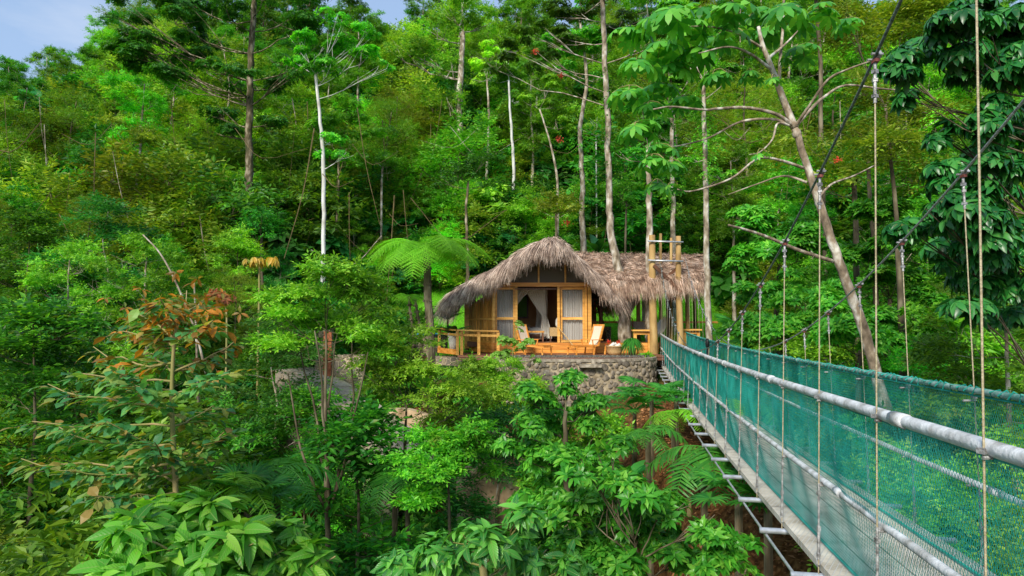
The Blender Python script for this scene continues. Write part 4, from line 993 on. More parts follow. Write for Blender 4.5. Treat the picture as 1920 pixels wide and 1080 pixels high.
# stations
st=[2.46+1.05*i for i in range(-5,22)]; st=[y for y in st if y<25.2]
for i,y in enumerate(st):
    m=MB(); z=zdeck(y)-.085; c=np.array([xrail(y,0),y,z])
    m.tube([c+bperp*-.24,c+bperp*1.30],.026,8); o=m.build('cross_pipe',M['steel'],br,smooth=True)
    for s in (0,1):
        x=xrail(y,s)+.02; zt=zcab(y); zb_=zdeck(y)-.06
        if zt<zrail(y)-.02: zt=zrail(y)+.0
        top=np.array([x,y,zt]); bot=np.array([xrail(y,s)+(-.06 if s==0 else .06),y,zb_])
        m=MB(); m.tube([top,bot],.0047,5,m=0)
        # turnbuckle, eye and shackle at deck level; ferrules and clamps
        f=lambda h:(bot+(top-bot)*(h/np.linalg.norm(top-bot)))
        m.tube([f(.10),f(.30)],.011,6,m=1); m.tube([f(.30),f(.62)],.0075,6,m=1); m.box(f(.31),(.022,.022,.03),m=1); m.box(f(.55),(.022,.026,.022),m=1)
        e=f(.10); th_=np.linspace(0,2*PI,9); m.tube(np.stack([e[0]+0*th_,e[1]+.022*np.cos(th_),e[2]+.05*np.sin(th_)],-1),.008,4,m=1)
        if zcab(y)>zrail(y)+.25:
            g=lambda h:(top+(bot-top)*(h/np.linalg.norm(top-bot)))
            m.tube([g(.03),g(.26)],.009,6,m=1); m.box(g(.08),(.030,.022,.022),m=1,rz=.4); m.box(g(.13),(.026,.020,.018),m=1,rz=-.3); m.box(g(.22),(.030,.02,.018),m=1,rz=.2)
            m.box(top+[.012,0,.0],(.022,.07,.035),m=1,rx=-.5); m.tube([top+[-.03,-.02,.012],top+[.035,-.02,.012]],.007,6,m=1); m.tube([top+[-.03,.025,-.004],top+[.035,.025,-.004]],.007,6,m=1); m.box(top+[0,-.005,-.022],(.026,.04,.018),m=2)
        for zf,rd in ((zrail(y),.040),(zmid(y),.027)):
            m.tube([(xrail(y,s)-.045,y-.01,zf-rd*.8),(xrail(y,s)+.045,y-.01,zf-rd*.8)],.008,6,m=1); m.box((xrail(y,s)+(-rd if s==0 else rd),y,zf-.008),(.022,.03,.022),m=1,rz=.4)
        m.build('hanger',[M['rope'],M['fitting'],M['redpaint']],br)
# main cables up over tower; stay cables beneath
yc=np.linspace(Y0-2,26.0,90)
for s in (0,1):
    P=np.stack([xrail(yc,s)+.02,yc,zcab(yc)],-1)
    m=MB(); m.tube(P,.009,7)
    o=m.build('main_cable',M['cablegreen'] if s==0 else M['cable'],br,smooth=True)
    m=MB(); P=np.stack([xrail(ysr,s)+(-.19 if s==0 else .19),ysr,zdeck(ysr)-.12],-1); m.tube(P,.013,5); m.build('stay_cable',M['steel'],br,smooth=True)
# landing between the deck end and the terrace
# black bollard lamp on the bridge
p=np.array([xrail(19,1)-.12,18.6,zdeck(18.6)])
r=empty('bollard_lamp',p,'slim black bollard light standing on the bridge deck near the pale trunk','lamp')
m=MB(); m.tube([p,p+[0,0,1.05]],.035,8); m.build('post',M['black'],r,smooth=True)
m=MB(); m.lathe([(0,0),(.055,0),(.06,.04),(.06,.2),(.03,.25),(0,.25)],p+[0,0,1.05],10); m.build('lamp_head',M['black'],r,smooth=True)
# tower
tw=empty('bridge_tower',(W(1247,660,25.6)[0],25.6,ZD),'tall wooden bridge tower of peeled posts with steel crosspieces and timber cross brace','tower')
tp=[]
for px0_,px1_,Yt,r0,topy in ((1222,1226,25.4,.155,441),(1271,1276,25.4,.13,443),(1238,1239,27.6,.075,438),(1258,1259,27.6,.07,446)):
    a=W(px1_,672 if Yt<26 else 650,Yt); b=W(px0_,topy,Yt); a[2]=-1.9 if Yt<26 else -1.3
    n=8; P=np.array([a+(b-a)*t for t in np.linspace(0,1,n)]); P[:,0]+=np.sin(np.arange(n)*1.1)*.012
    m=MB(); m.tube(P,np.linspace(r0*1.1,r0*.8,n),12); o=m.build('post',M['post'],tw,smooth=True); tp.append((a,b))
for py,Yt in ((453,25.2),(489,25.2)):
    m=MB(); m.tube([W(1215,py-1,Yt),W(1281,py+1,Yt)],.035,8); m.build('crosspiece',M['steel'],tw,smooth=True)
m=MB(); m.bar(W(1226,497,25.2),W(1277,548,25.2),.07,.13); m.build('brace',M['darkwood'],tw)
m=MB(); m.bar(W(1272,500,25.55),W(1240,530,25.55),.07,.11); m.build('brace',M['darkwood'],tw)
m=MB(); m.box(W(1205,655,25.6)*[1,1,0]+[0,0,ZD-.06],(.0,0,0)) if False else None
M['darkwood']
# ============================================================ VEGETATION
def proj(p):
    x,y,z=p; d=y*CA+z*SA; v=-y*SA+z*CA
    return 960+F*x/d, 540-F*v/d
class Species:
    def __init__(s,name,cat,H,mk): s.name=name; s.cat=cat; s.H=H; s.mk=mk; s.root=None
    def place(s,x,y,z,rz,sc,label,group=None):
        if s.root is None:
            s.root=s.mk(); r=s.root; r.location=(x,y,z); r.rotation_euler=(0,0,rz); r.scale=(sc,sc,sc)
            r['label']=label; 
            if group: r['group']=group
            return r
        return dup(s.root,(x,y,z),rz,sc,label,group)
def mk_tree(name,cat,H,R,lo,nb,leaf,ls,nclu,k,mode,seed,bark,r0,br=1.3,tpl=T_R2,length=.5,flat=.8,shape='round',droop=.25):
    def f():
        rng=np.random.default_rng(seed); tr=[]
        for t in np.linspace(0,1,6): tr.append((rng.normal(0,.12)*t*H*.12,rng.normal(0,.12)*t*H*.12,-.6+t*(H*.92+.6)))
        B=[]
        for i in range(nb):
            h=lo+(1-lo)*((i+.5)/nb); q=(h-lo)/(1-lo)
            prof=math.sin(PI*min(.98,.18+.8*q))**.7 if shape=='round' else (1-q)**.6*.9+.15 if shape=='cone' else (.25+.75*q if q<.8 else 1-.4*(q-.8)*5)
            a=i*2.4+rng.uniform(-.5,.5); rr=R*prof*rng.uniform(.35,.85)
            b=br*rng.uniform(.7,1.25); B.append((rr*math.cos(a),rr*math.sin(a),h*H-b*.3,b,b,b*flat))
        return build_tree(name,'x',cat,tr,[r0,r0*.8,r0*.6,r0*.4,r0*.22],B,leaf,ls,nclu,k,mode,tpl,bark,(0,0,0),seed=seed,length=length,attach=lo*.75,droop=droop,shell=.25)
    return Species(name,cat,H,f)
def mk_bush(name,cat,H,R,nb,leaf,ls,nclu,k,mode,seed,br,tpl=T_R2,stems=5,length=.35,flat=.75,droop=.2):
    def f():
        rng=np.random.default_rng(seed); B=[]
        for i in range(nb):
            a=i*2.4; q=(i+.5)/nb; rr=R*math.sqrt(1-q*.85)*rng.uniform(.3,.9); b=br*rng.uniform(.7,1.2)
            B.append((rr*math.cos(a),rr*math.sin(a),max(b*.5,q*H-b*.4),b,b,b*flat))
        def ex(wood,cr,rg,T,Rr):
            for i in range(stems):
                a=i*2*PI/stems+rg.uniform(0,1); e=B[rg.integers(nb)]
                limb(wood,(.05*math.cos(a),.05*math.sin(a),-.3),(e[0],e[1],e[2]+.2),.022,.006,rg,sag=-.1,sides=4)
        return build_tree(name,'x',cat,[(0,0,-.4),(0.02,0,H*.35),(.05,.03,H*.75)],[.04,.03,.012],B,leaf,ls,nclu,k,mode,tpl,'bark_brown',(0,0,0),seed=seed,extra=ex,length=length,attach=.2,sides=5,droop=droop)
    return Species(name,cat,H,f)
SP={}
SP['broad']=mk_tree('broadleaf_tree','tree',13,4.2,.26,24,'dark',.19,4200,6,'ros',11,'bark_brown',.22,1.35)
SP['broad2']=mk_tree('broadleaf_tree','tree',12,3.8,.22,22,'mid',.18,4200,6,'mix',12,'bark_pale',.18,1.3)
SP['tall']=mk_tree('tall_tree','tree',16,3.0,.55,15,'mid',.18,3400,6,'mix',13,'bark_pale',.20,1.25,shape='vase')
SP['feather']=mk_tree('feathery_tree','tree',12,3.9,.25,26,'olive',.12,3800,8,'spr',14,'bark_brown',.16,1.25,length=.6,flat=.6)
SP['light']=mk_tree('bright_leaf_tree','tree',9,3.0,.28,17,'light',.17,2800,6,'mix',15,'bark_pale',.12,1.15,flat=.7)
SP['small']=mk_tree('understory_tree','tree',6,1.9,.28,13,'mid',.17,1500,6,'mix',16,'bark_brown',.07,.8,flat=.55)
SP['small2']=mk_tree('understory_tree','tree',6,2.0,.25,14,'dark',.19,1400,6,'spr',17,'bark_brown',.07,.8,flat=.5,length=.45)
SP['layer']=mk_tree('layered_tree','tree',7,2.6,.25,14,'blue',.20,1300,7,'spr',18,'bark_pale',.08,1.0,flat=.22,length=.6)
SP['fine']=mk_bush('fine_leaf_shrub','shrub',2.6,1.5,12,'light',.105,1700,7,'spr',21,.62,length=.32)
SP['bush']=mk_bush('leafy_shrub','shrub',2.2,1.3,9,'mid',.17,800,6,'ros',22,.6)
SP['bushd']=mk_bush('dark_shrub','shrub',2.4,1.4,10,'dark',.15,1000,6,'mix',23,.62)
SP['bigleaf']=mk_bush('large_leaf_shrub','shrub',2.0,1.2,7,'blue',.34,260,6,'ros',24,.55,tpl=T_LW)
SP['olivebush']=mk_bush('olive_shrub','shrub',2.6,1.5,11,'olive',.12,1300,7,'spr',25,.62)
# conifer-like narrow proto for sky line variety
SP['narrow']=mk_tree('narrow_tree','tree',14,2.0,.30,18,'dark',.17,3200,6,'mix',19,'bark_pale',.15,.95)

def tab_lookup(tab,v):
    for a,t in tab:
        if v<a: return t
    return tab[-1][1]
COLS=[(90,'at far left edge'),(190,'left of open sky corner'),(290,'under open sky corner'),(400,'left of mossy trunk'),(480,'around the mossy trunk'),(560,'right of mossy trunk'),(625,'beside the white trunk'),(700,'right of white trunk'),(790,'above the tree fern'),(880,'right of the tree fern'),(960,'left of cabin ridge'),(1040,'above the cabin ridge'),(1110,'beside the speckled trunk'),(1190,'behind tall mottled trunk'),(1270,'above the bridge tower'),(1350,'beside trunk right of pavilion'),(1440,'left of leaning branching tree'),(1530,'behind leaning branching tree'),(1620,'right of leaning branching trunk'),(1730,'behind longest bridge hanger'),(1830,'left of hanging dark leaves'),(9999,'at far right edge')]
COLS_LOW=[(120,'at left edge'),(230,'left of orange leaved sapling'),(330,'behind orange leaved sapling'),(440,'right of orange leaved sapling'),(540,'left of paved path'),(640,'beside head of paved path'),(740,'along the paved path'),(840,'below the corner balustrade'),(940,'below the terrace end'),(1060,'below the stone pool'),(1180,'below the pool spout'),(1300,'beside the bridge landing'),(1500,'beyond the bridge deck'),(1700,'behind right hand netting'),(9999,'behind near handrail end')]
ROWS=[(120,'on the skyline'),(240,'high on slope'),(350,'half way upslope'),(450,'on lower slope'),(560,'at slope foot'),(9999,'on near bank')]
ROWS_LOW=[(520,'atop the bank'),(640,'on upper bank'),(760,'on middle bank'),(880,'low in ravine'),(9999,'deep in ravine')]
LOOK={'broad':'dense dark rosette tree','broad2':'round mid green tree','tall':'tall bare stemmed tree','feather':'olive feathery tree','light':'bright yellowish green tree','small':'small bushy green tree','small2':'small dark drooping tree','layer':'blue green layered tree','fine':'bright fine leaved shrub','bush':'leafy green shrub','bushd':'dark dense shrub','bigleaf':'dark large leaved shrub','olivebush':'olive fine leaved shrub','narrow':'narrow dark tree'}
GRP={'tree':'jungle trees on the slope','shrub':'shrubs of the thicket'}
used_labels={}
def autolabel(k,px,py,low):
    c=tab_lookup(COLS_LOW if low else COLS,px); r=tab_lookup(ROWS_LOW if low else ROWS,py)
    lab=f"{LOOK[k]} {r} {c}"
    used_labels[lab]=used_labels.get(lab,0)+1
    return lab
placed=[]
def put(k,x,y,H=None,rz=None,low=False,label=None,group=None):
    sp=SP[k]; sc=(H/sp.H) if H else 1
    z=tz(x,y)-.1
    px,py=proj((x,y,z+sp.H*sc*.8))
    placed.append((k,x,y,sc,px,py,low,label))
def flush():
    seen={}
    items=[]
    for it in placed:
        k,x,y,sc,px,py,low,label=it
        lab=label or autolabel(k,px,py,low); items.append((it,lab)); seen.setdefault(lab,[]).append(px)
    cnt={}
    for (k,x,y,sc,px,py,low,label),lab in items:
        if label is None and len(seen[lab])>1:
            order=sorted(seen[lab]); i=order.index(px); n=len(order)
            if n==2: w=['left of two','right of two'][i]
            elif n==3: w=['leftmost of three','middle of three','rightmost of three'][i]
            else: w=(['leftmost','second from left','third from left','fourth from left','fifth from left','sixth from left'][i] if i<6 else 'rightmost')
            words=(lab+', '+w).split()
            l2=' '.join(words)
        else: l2=lab
        rz=rngp.uniform(0,6.28)
        SP[k].place(x,y,tz(x,y)-.1,rz,sc,l2,GRP[SP[k].cat])
rngp=np.random.default_rng(77)

# ---- random fill of the slopes with individual trees, kept off the cabin, the bridge and the views to them
def lim_px(px):  # lowest allowed top (pixel row) for plants nearer than the cabin
    xs_=[-200,0,120,300,480,560,640,760,800,860,930,960,1040,1150,1165,1240,1260,1330,1480,1520,1560,1700,1920,2200]
    ys_=[500,500,505,520,500,490,500,560,628,668,690,735,745,790,860,880,1300,1300,1300,600,560,560,600,600]
    return float(np.interp(px,xs_,ys_))
pts_used=[]
SKX=[-200,0,100,185,200,680,700,780,800,860,875,900,915,990,1005,1100,1120,2300]; SKY_=[125,122,100,82,-400,-300,45,45,-250,-250,50,50,-250,-250,70,80,-250,-300]
def skyl(p): return float(np.interp(p,SKX,SKY_))
def fill(n,xr_,yr_,kinds,Hs,mind,low=False,lim=None,seed=1,maxout=60):
    rg=np.random.default_rng(seed); cnt=0; tries=0
    while cnt<n and tries<n*60:
        tries+=1
        x=rg.uniform(*xr_); y=rg.uniform(*yr_)
        px,_=proj((x,y,0))
        if px<-maxout or px>1920+maxout: continue
        if 20.5<y<33 and -3.8<x<12: continue
        if 32<y<42 and 3.0<x<9.5: continue
        if 28<y<37.5 and -7<x<0: continue
        if xrail(y,0)-1.3<x<xrail(y,1)+1.5 and y<27: continue
        if (not low) and y>48 and (px<185 or 690<px<780 or 1000<px<1110) and rg.random()<.75: continue
        if low and y<20 and 585<px<735 and rg.random()<.7: continue
        if low and y<17.5 and 860<px<1000 and rg.random()<.4: continue
        if any((x-a)**2+(y-b)**2<mind**2 for a,b in pts_used): continue
        k=kinds[rg.integers(len(kinds))]; H=rg.uniform(*Hs)*(1 if SP[k].cat=='tree' else .38)
        if lim:
            t=lim(px)+rg.uniform(0,90); zt=W(px,t,y)[2]; Hm=zt-tz(x,y)
            if Hm<.9: continue
            H=min(H,Hm)
            if H<2.5 and y>45: continue
            if SP[k].cat=='tree' and H<3: k=['fine','bush','bushd','olivebush'][rg.integers(4)]
            if SP[k].cat=='shrub' and H>4.2: k=['small','small2','layer','small'][rg.integers(4)]; 
        put(k,x,y,H,low=low); pts_used.append((x,y)); cnt+=1
    return cnt
# slope behind the cabin
fill(16,(-34,34),(33.5,39),['small','small2','layer','light','small'],(4,7),2.6,seed=2)
fill(30,(-38,38),(37,50),['broad','broad2','feather','light','tall','narrow','feather'],(9,13.5),3.6,seed=3,lim=lambda p:skyl(p)+18)
fill(34,(-48,52),(50,64),['broad','broad2','tall','feather','narrow','light'],(11,15),4.2,seed=4,lim=lambda p:skyl(p)+18)
# left flank
fill(20,(-30,-7),(20,34),['broad2','small','layer','feather','small2','light'],(4.5,8.5),2.5,seed=5,lim=lambda p:float(np.interp(p,[0,200,400,600,760],[330,360,400,500,520])))
# near bank and ravine
fill(42,(-13,1.5),(8,20.5),['small','small2','layer','fine','bush','olivebush','bushd','fine'],(4,7),1.5,low=True,lim=lim_px,seed=6)
fill(12,(-12,.8),(5.5,9.5),['bushd','small2','bushd'],(4,6),1.4,low=True,lim=lambda p:lim_px(p)+300,seed=7)
# beyond the bridge
fill(26,(6.5,19),(9,27),['bush','bushd','small','fine','broad2','small2'],(3.4,6.5),1.7,low=True,lim=lambda p:float(np.interp(p,[1300,1380,1500,1700,1920],[640,520,440,420,470])),seed=8)
fill(16,(10,30),(22,36),['broad2','feather','tall','small','light'],(7,12),3,seed=9,lim=lambda p:float(np.interp(p,[1330,1400,1700,1920],[330,200,120,120])))
put('bigleaf',-8.5,15,2.4,low=True); put('bigleaf',9.5,14,2.2,low=True)
flush()
print('auto placed',len(placed),'labels dup',sum(1 for v in used_labels.values() if v>1))

# ---- geometry-node scatter: cover nobody could count
def scatter(name,P,scl,rz,idx,srcs,label,cat):
    me=bpy.data.meshes.new(name); me.vertices.add(len(P)); me.vertices.foreach_set('co',np.asarray(P,np.float32).ravel())
    for nm,dt,arr in (('scl','FLOAT',scl),('rz','FLOAT',rz),('pick','INT',idx)):
        a=me.attributes.new(nm,dt,'POINT'); a.data.foreach_set('value',np.asarray(arr))
    o=bpy.data.objects.new(name,me); COL.objects.link(o)
    ng=bpy.data.node_groups.new(name,'GeometryNodeTree')
    ng.interface.new_socket('Geometry',in_out='INPUT',socket_type='NodeSocketGeometry'); ng.interface.new_socket('Geometry',in_out='OUTPUT',socket_type='NodeSocketGeometry')
    gi=ng.nodes.new('NodeGroupInput'); go_=ng.nodes.new('NodeGroupOutput'); L=ng.links
    jn=ng.nodes.new('GeometryNodeJoinGeometry')
    for root in srcs:
        j2=ng.nodes.new('GeometryNodeJoinGeometry')
        for c in root.children:
            oi=ng.nodes.new('GeometryNodeObjectInfo'); oi.transform_space='ORIGINAL'; oi.inputs['Object'].default_value=c; oi.inputs['As Instance'].default_value=False
            L.new(oi.outputs['Geometry'],j2.inputs[0])
        g2=ng.nodes.new('GeometryNodeGeometryToInstance'); L.new(j2.outputs[0],g2.inputs[0]); L.new(g2.outputs[0],jn.inputs[0])
    ip=ng.nodes.new('GeometryNodeInstanceOnPoints'); L.new(gi.outputs[0],ip.inputs['Points']); L.new(jn.outputs[0],ip.inputs['Instance'])
    ip.inputs['Pick Instance'].default_value=True
    def attr(nm,dt):
        n=ng.nodes.new('GeometryNodeInputNamedAttribute'); n.data_type=dt; n.inputs[0].default_value=nm; return n
    ai=attr('pick','INT'); L.new(ai.outputs[0],ip.inputs['Instance Index'])
    ar=attr('rz','FLOAT'); cx_=ng.nodes.new('ShaderNodeCombineXYZ'); L.new(ar.outputs[0],cx_.inputs[2]); L.new(cx_.outputs[0],ip.inputs['Rotation'])
    as_=attr('scl','FLOAT'); L.new(as_.outputs[0],ip.inputs['Scale'])
    L.new(ip.outputs[0],go_.inputs[0])
    md=o.modifiers.new('scatter','NODES'); md.node_group=ng
    tag(o,label,cat,kind='stuff'); return o
def scat_pts(n,xr_,yr_,rg,ok):
    x=rg.uniform(*xr_,n*3); y=rg.uniform(*yr_,n*3); m=ok(x,y); x=x[m][:n]; y=y[m][:n]
    return np.stack([x,y,terr(x,y)-.05],-1)
rg=np.random.default_rng(31)
def okhill(x,y):
    v=(abs(x/y)<.92)
    v&=~((y<40.5)&(x>3.2)&(x<9.5)); v&=~((y<38)&(x>-7)&(x<13)); return v
P=scat_pts(3400,(-62,62),(32.5,72),rg,okhill); n=len(P)
SRC=[SP[k].root for k in ('fine','bush','bushd','olivebush','bigleaf')]
scatter('undergrowth',P,rg.uniform(.7,1.2,n)+rg.random(n)**3*2.2,rg.uniform(0,6.28,n),rg.choice(5,n,p=[.22,.26,.22,.18,.12]),SRC,'dense leafy undergrowth covering the hillside behind the cabin','undergrowth')
def oknear(x,y):
    v=(abs(x/np.maximum(y,1))<1.0)
    v&=~((y>19.5)&(x>-4.5)&(x<12)); v&=~((x>.2)&(x<xrail(y,1)+.9)); 
    v&=~((x>-7.2)&(x<.5)&(y>15.5)&(y<22))
    return v
P=scat_pts(1150,(-32,26),(5,33),rg,oknear); n=len(P)
scatter('undergrowth',P,rg.uniform(.35,.85,n),rg.uniform(0,6.28,n),rg.choice(5,n,p=[.25,.25,.25,.17,.08]),SRC,'low leafy undergrowth carpeting the ravine banks','undergrowth')
def okfar(x,y): return abs(x/y)<.95
def vinecurtain():
    m=MB(); r5=np.random.default_rng(55)
    for i in range(230):
        px=r5.uniform(0,1920); y=r5.uniform(33,52) if r5.random()<.7 else r5.uniform(26,33)
        if y<33 and 780<px<1480: continue
        c=W(px,r5.uniform(180,470),y); L=r5.uniform(1.5,6); sw=r5.normal(0,.5,2)
        k=r5.random()
        if k<.65: P=bez([c,c+[sw[0]*.4,sw[1]*.3,-L*.5],c+[sw[0],sw[1],-L]],4)
        else: P=bez([c,c+[L*.35*np.sign(sw[0]),sw[1],-L*.35],c+[L*.8*np.sign(sw[0]),sw[1],-L*.15+sw[1]*.5]],4)
        if P[-1,2]<tz(P[-1,0],P[-1,1])-1: continue
        r0=r5.uniform(.010,.028); m.tube(P,np.linspace(r0,r0*.5,len(P)),4,m=int(r5.random()<.2),cap=False)
    tag(m.build('hanging_vines',[M['vine'],M['bark_pale']]),'tangle of thin vines and bare twigs threading the whole hillside forest','vines',kind='stuff')
vinecurtain()
P=scat_pts(420,(-120,110),(64,125),rg,okfar); n=len(P)
SRC2=[SP[k].root for k in ('broad','broad2','feather','narrow','tall')]
sc_=rg.uniform(.7,1.1,n)
for i_ in range(n):
    px_,_=proj(P[i_]); zt_=W(px_,skyl(px_)+25,P[i_,1])[2]-P[i_,2]; sc_[i_]=min(sc_[i_],max(.05,zt_/13))
scatter('distant_forest',P,sc_,rg.uniform(0,6.28,n),rg.integers(0,5,n),SRC2,'distant forest merging into one mass along the ridge','forest')
# ============================================================ INDIVIDUALS ONE CAN POINT TO
def wl_(pts,Y): 
    if np.isscalar(Y): Y=[Y]*len(pts)
    return [W(px,py,y) for (px,py),y in zip(pts,Y)]
def blobs_px(bl,Y,rng,dep=.8,sp=None):
    out=[]
    for b in bl:
        px,py,rx,rz=b[:4]; y=Y+(b[4] if len(b)>4 else rng.uniform(-dep,dep)); c=W(px,py,y); k=y/F
        out.append((c[0],c[1],c[2],rx*k,max(rx*k*.8,.1),rz*k))
    return out
def hero(name,label,cat,tp,Y,tr,bl,leaf,ls,nclu,k=6,mode='ros',bark='bark_pale',seed=1,base=True,dep=.8,**kw):
    rng=np.random.default_rng(seed*7+1)
    T=wl_(tp,Y); Ym=Y if np.isscalar(Y) else Y[-1]
    if base:
        z=tz(T[0][0],T[0][1])-.2
        if T[0][2]>z+.3: T=[np.array([T[0][0],T[0][1],z])]+T
        else: T[0]=np.array([T[0][0],T[0][1],min(T[0][2],z)])
    return build_tree(name,label,cat,T,tr,blobs_px(bl,Ym,rng,dep),leaf,ls,nclu,k,mode,bark=bark,seed=seed,**kw)
def vinecover(pxs,Y,n,r,leaf_size=.1):
    def f(wood,cr,rng,T,R):
        P=wl_(pxs,Y); C=bez(P,12); i=rng.integers(0,len(C),n); a=rng.uniform(0,6.28,n)
        o=np.stack([np.cos(a),np.sin(a),np.zeros(n)],-1); rr=r*rng.uniform(.6,1.6,n)
        p=C[i]+o*rr[:,None]+rng.normal(0,.12,(n,3)); sprays(cr,rng,p,o+[0,0,-.4],5,leaf_size,T_R2W,length=.25)
    return f
hero('mossy_tree','tall tree with a mossy vine covered trunk beside the open sky corner','tree',[(470,470),(469,380),(467,300),(468,200),(470,120),(476,20),(482,-60)],33,[.27,.23,.21,.19,.17,.15,.12],
  [(250,50,75,45),(330,30,70,40),(390,70,60,40),(300,105,70,35),(215,15,50,35),(430,20,40,35),(420,120,45,28),(555,45,60,35),(600,100,50,30),(545,130,40,22),(350,150,60,22),(500,-20,60,30),(580,0,60,30),(290,90,60,35),(230,90,45,30),(380,110,60,30),(350,-10,70,40),(440,150,50,26),(500,160,50,24),(410,210,45,22),(430,250,40,20),(520,230,40,20)],'dark',.18,8000,6,bark='bark_moss',seed=41,
  extra=vinecover([(468,470),(470,400),(468,330)],33,260,.45,.13),dep=1.5)
hero('white_trunk_tree','slender tree with a bare chalk white trunk standing clear on the slope','tree',[(606,492),(607,400),(606,300),(601,230),(592,140)],31,[.115,.11,.10,.09,.07],
  [(560,70,35,20),(590,95,30,18),(650,85,45,18),(700,60,38,20),(690,100,35,14),(725,125,20,10),(640,40,40,20),(620,265,34,16),(640,292,30,14),(600,285,26,14),(615,130,40,20),(560,110,36,18)],'mid',.19,1100,7,bark='bark_white',seed=42,tpl=T_R2)
hero('brown_trunk_tree','small tree with a reddish brown trunk just right of the white trunk','tree',[(630,482),(633,400),(634,340),(636,290)],35,[.13,.11,.1,.05],[(640,255,55,35),(600,235,45,28),(680,245,50,30),(650,210,45,25),(660,300,35,20)],'mid',.18,1100,bark='bark_moss',seed=43)
hero('pale_trunk_tree','tall tree high on the slope with a thick pale trunk hung with vines','tree',[(862,260),(862,180),(865,110),(869,60)],46,[.26,.24,.22,.18],[(820,60,45,35),(850,20,45,30),(900,40,40,30),(780,100,40,35),(830,130,30,40),(870,-20,50,25),(740,90,35,30),(845,200,22,45)],'olive',.20,2200,6,'mix',seed=44)
hero('thin_pole_tree','thin pale stemmed tree left of the bright white stem high on the slope','tree',[(912,345),(916,260),(916,200),(913,150)],42,[.1,.09,.08,.06],[(905,125,32,18),(940,120,26,14),(895,150,20,12),(925,95,26,14)],'light',.2,420,bark='bark_pale',seed=45)
hero('white_stem_tree','thin tree with a bright white stem above the cabin on the upper slope','tree',[(963,320),(960,260),(956,200),(954,150)],41,[.11,.1,.08,.06],[(950,120,34,22),(975,150,24,16),(930,150,26,16),(968,190,18,14),(955,90,30,18)],'mid',.2,700,bark='bark_white',seed=46)
hero('forked_tree','thin leaning forked tree on the slope right of the white stem','tree',[(1045,450),(1045,340),(1032,270),(1012,205)],34,[.09,.08,.06,.04],[(1000,190,30,18),(1040,195,34,20),(1060,230,30,20),(1030,160,30,18)],'mid',.17,700,bark='bark_pale',seed=47)
hero('speckled_tree','tree with a pale speckled trunk rising behind the cabin ridge','tree',[(1093,470),(1091,400),(1091,330),(1088,240),(1100,150),(1086,30)],32.5,[.17,.16,.14,.12,.1,.06],[(1085,60,45,25),(1120,95,35,20),(1055,90,40,25),(1100,15,40,22),(1070,130,28,18),(1125,150,26,14)],'mid',.2,1100,bark='bark_pale',seed=48,extra=vinecover([(1091,380),(1090,300),(1088,230)],32.5,120,.35,.13))
hero('mottled_tree','tall thick mottled trunk growing up through the pavilion thatch','tree',[(1173,646),(1166,560),(1158,500),(1146,440),(1143,380),(1140,250),(1134,120),(1128,-40)],26.3,[.38,.29,.21,.17,.145,.13,.12,.10],
  [(1010,112,40,22),(965,90,40,24),(1050,75,45,22),(1000,60,36,20),(1090,20,55,28),(1180,40,50,28),(1230,70,45,26),(1150,-20,60,30),(930,125,30,16),(1060,30,40,20)],'dark',.17,2100,6,seed=49,dep=1.5,attach=.5,extra=vinecover([(1141,330),(1140,240),(1134,120)],26.3,150,.32,.12))
hero('pale_pole_tree','straight pale trunk behind the bridge tower crosspieces','tree',[(1262,490),(1262,400),(1260,300),(1258,200)],33,[.15,.14,.12,.1],[(1250,170,45,28),(1285,150,40,26),(1225,190,36,24),(1260,120,40,24)],'mid',.2,1200,seed=50,extra=vinecover([(1262,400),(1260,300)],33,120,.4,.15))
hero('tower_side_tree','mottled tree trunk standing tight against the left post of the bridge tower','tree',[(1219,668),(1217,560),(1218,450),(1217,360),(1215,280)],26.2,[.19,.16,.14,.12,.09],[(1195,250,40,26),(1230,235,40,24),(1175,290,30,20),(1250,280,34,20),(1205,200,40,20)],'dark',.17,1100,seed=51)
hero('bare_trunk_tree','tall pale blotched trunk just right of the pavilion and bridge tower','tree',[(1331,700),(1330,645),(1326,540),(1324,430),(1322,300),(1319,150)],22.5,[.135,.125,.12,.105,.095,.07],[(1300,110,55,30),(1345,80,45,28),(1265,80,40,24),(1320,40,50,28),(1290,300,30,18),(1350,330,26,14),(1270,20,50,26),(1380,130,30,18)],'mid',.17,1500,seed=52,dep=1.2,extra=vinecover([(1322,330),(1321,250),(1319,160)],22.5,160,.3,.11))
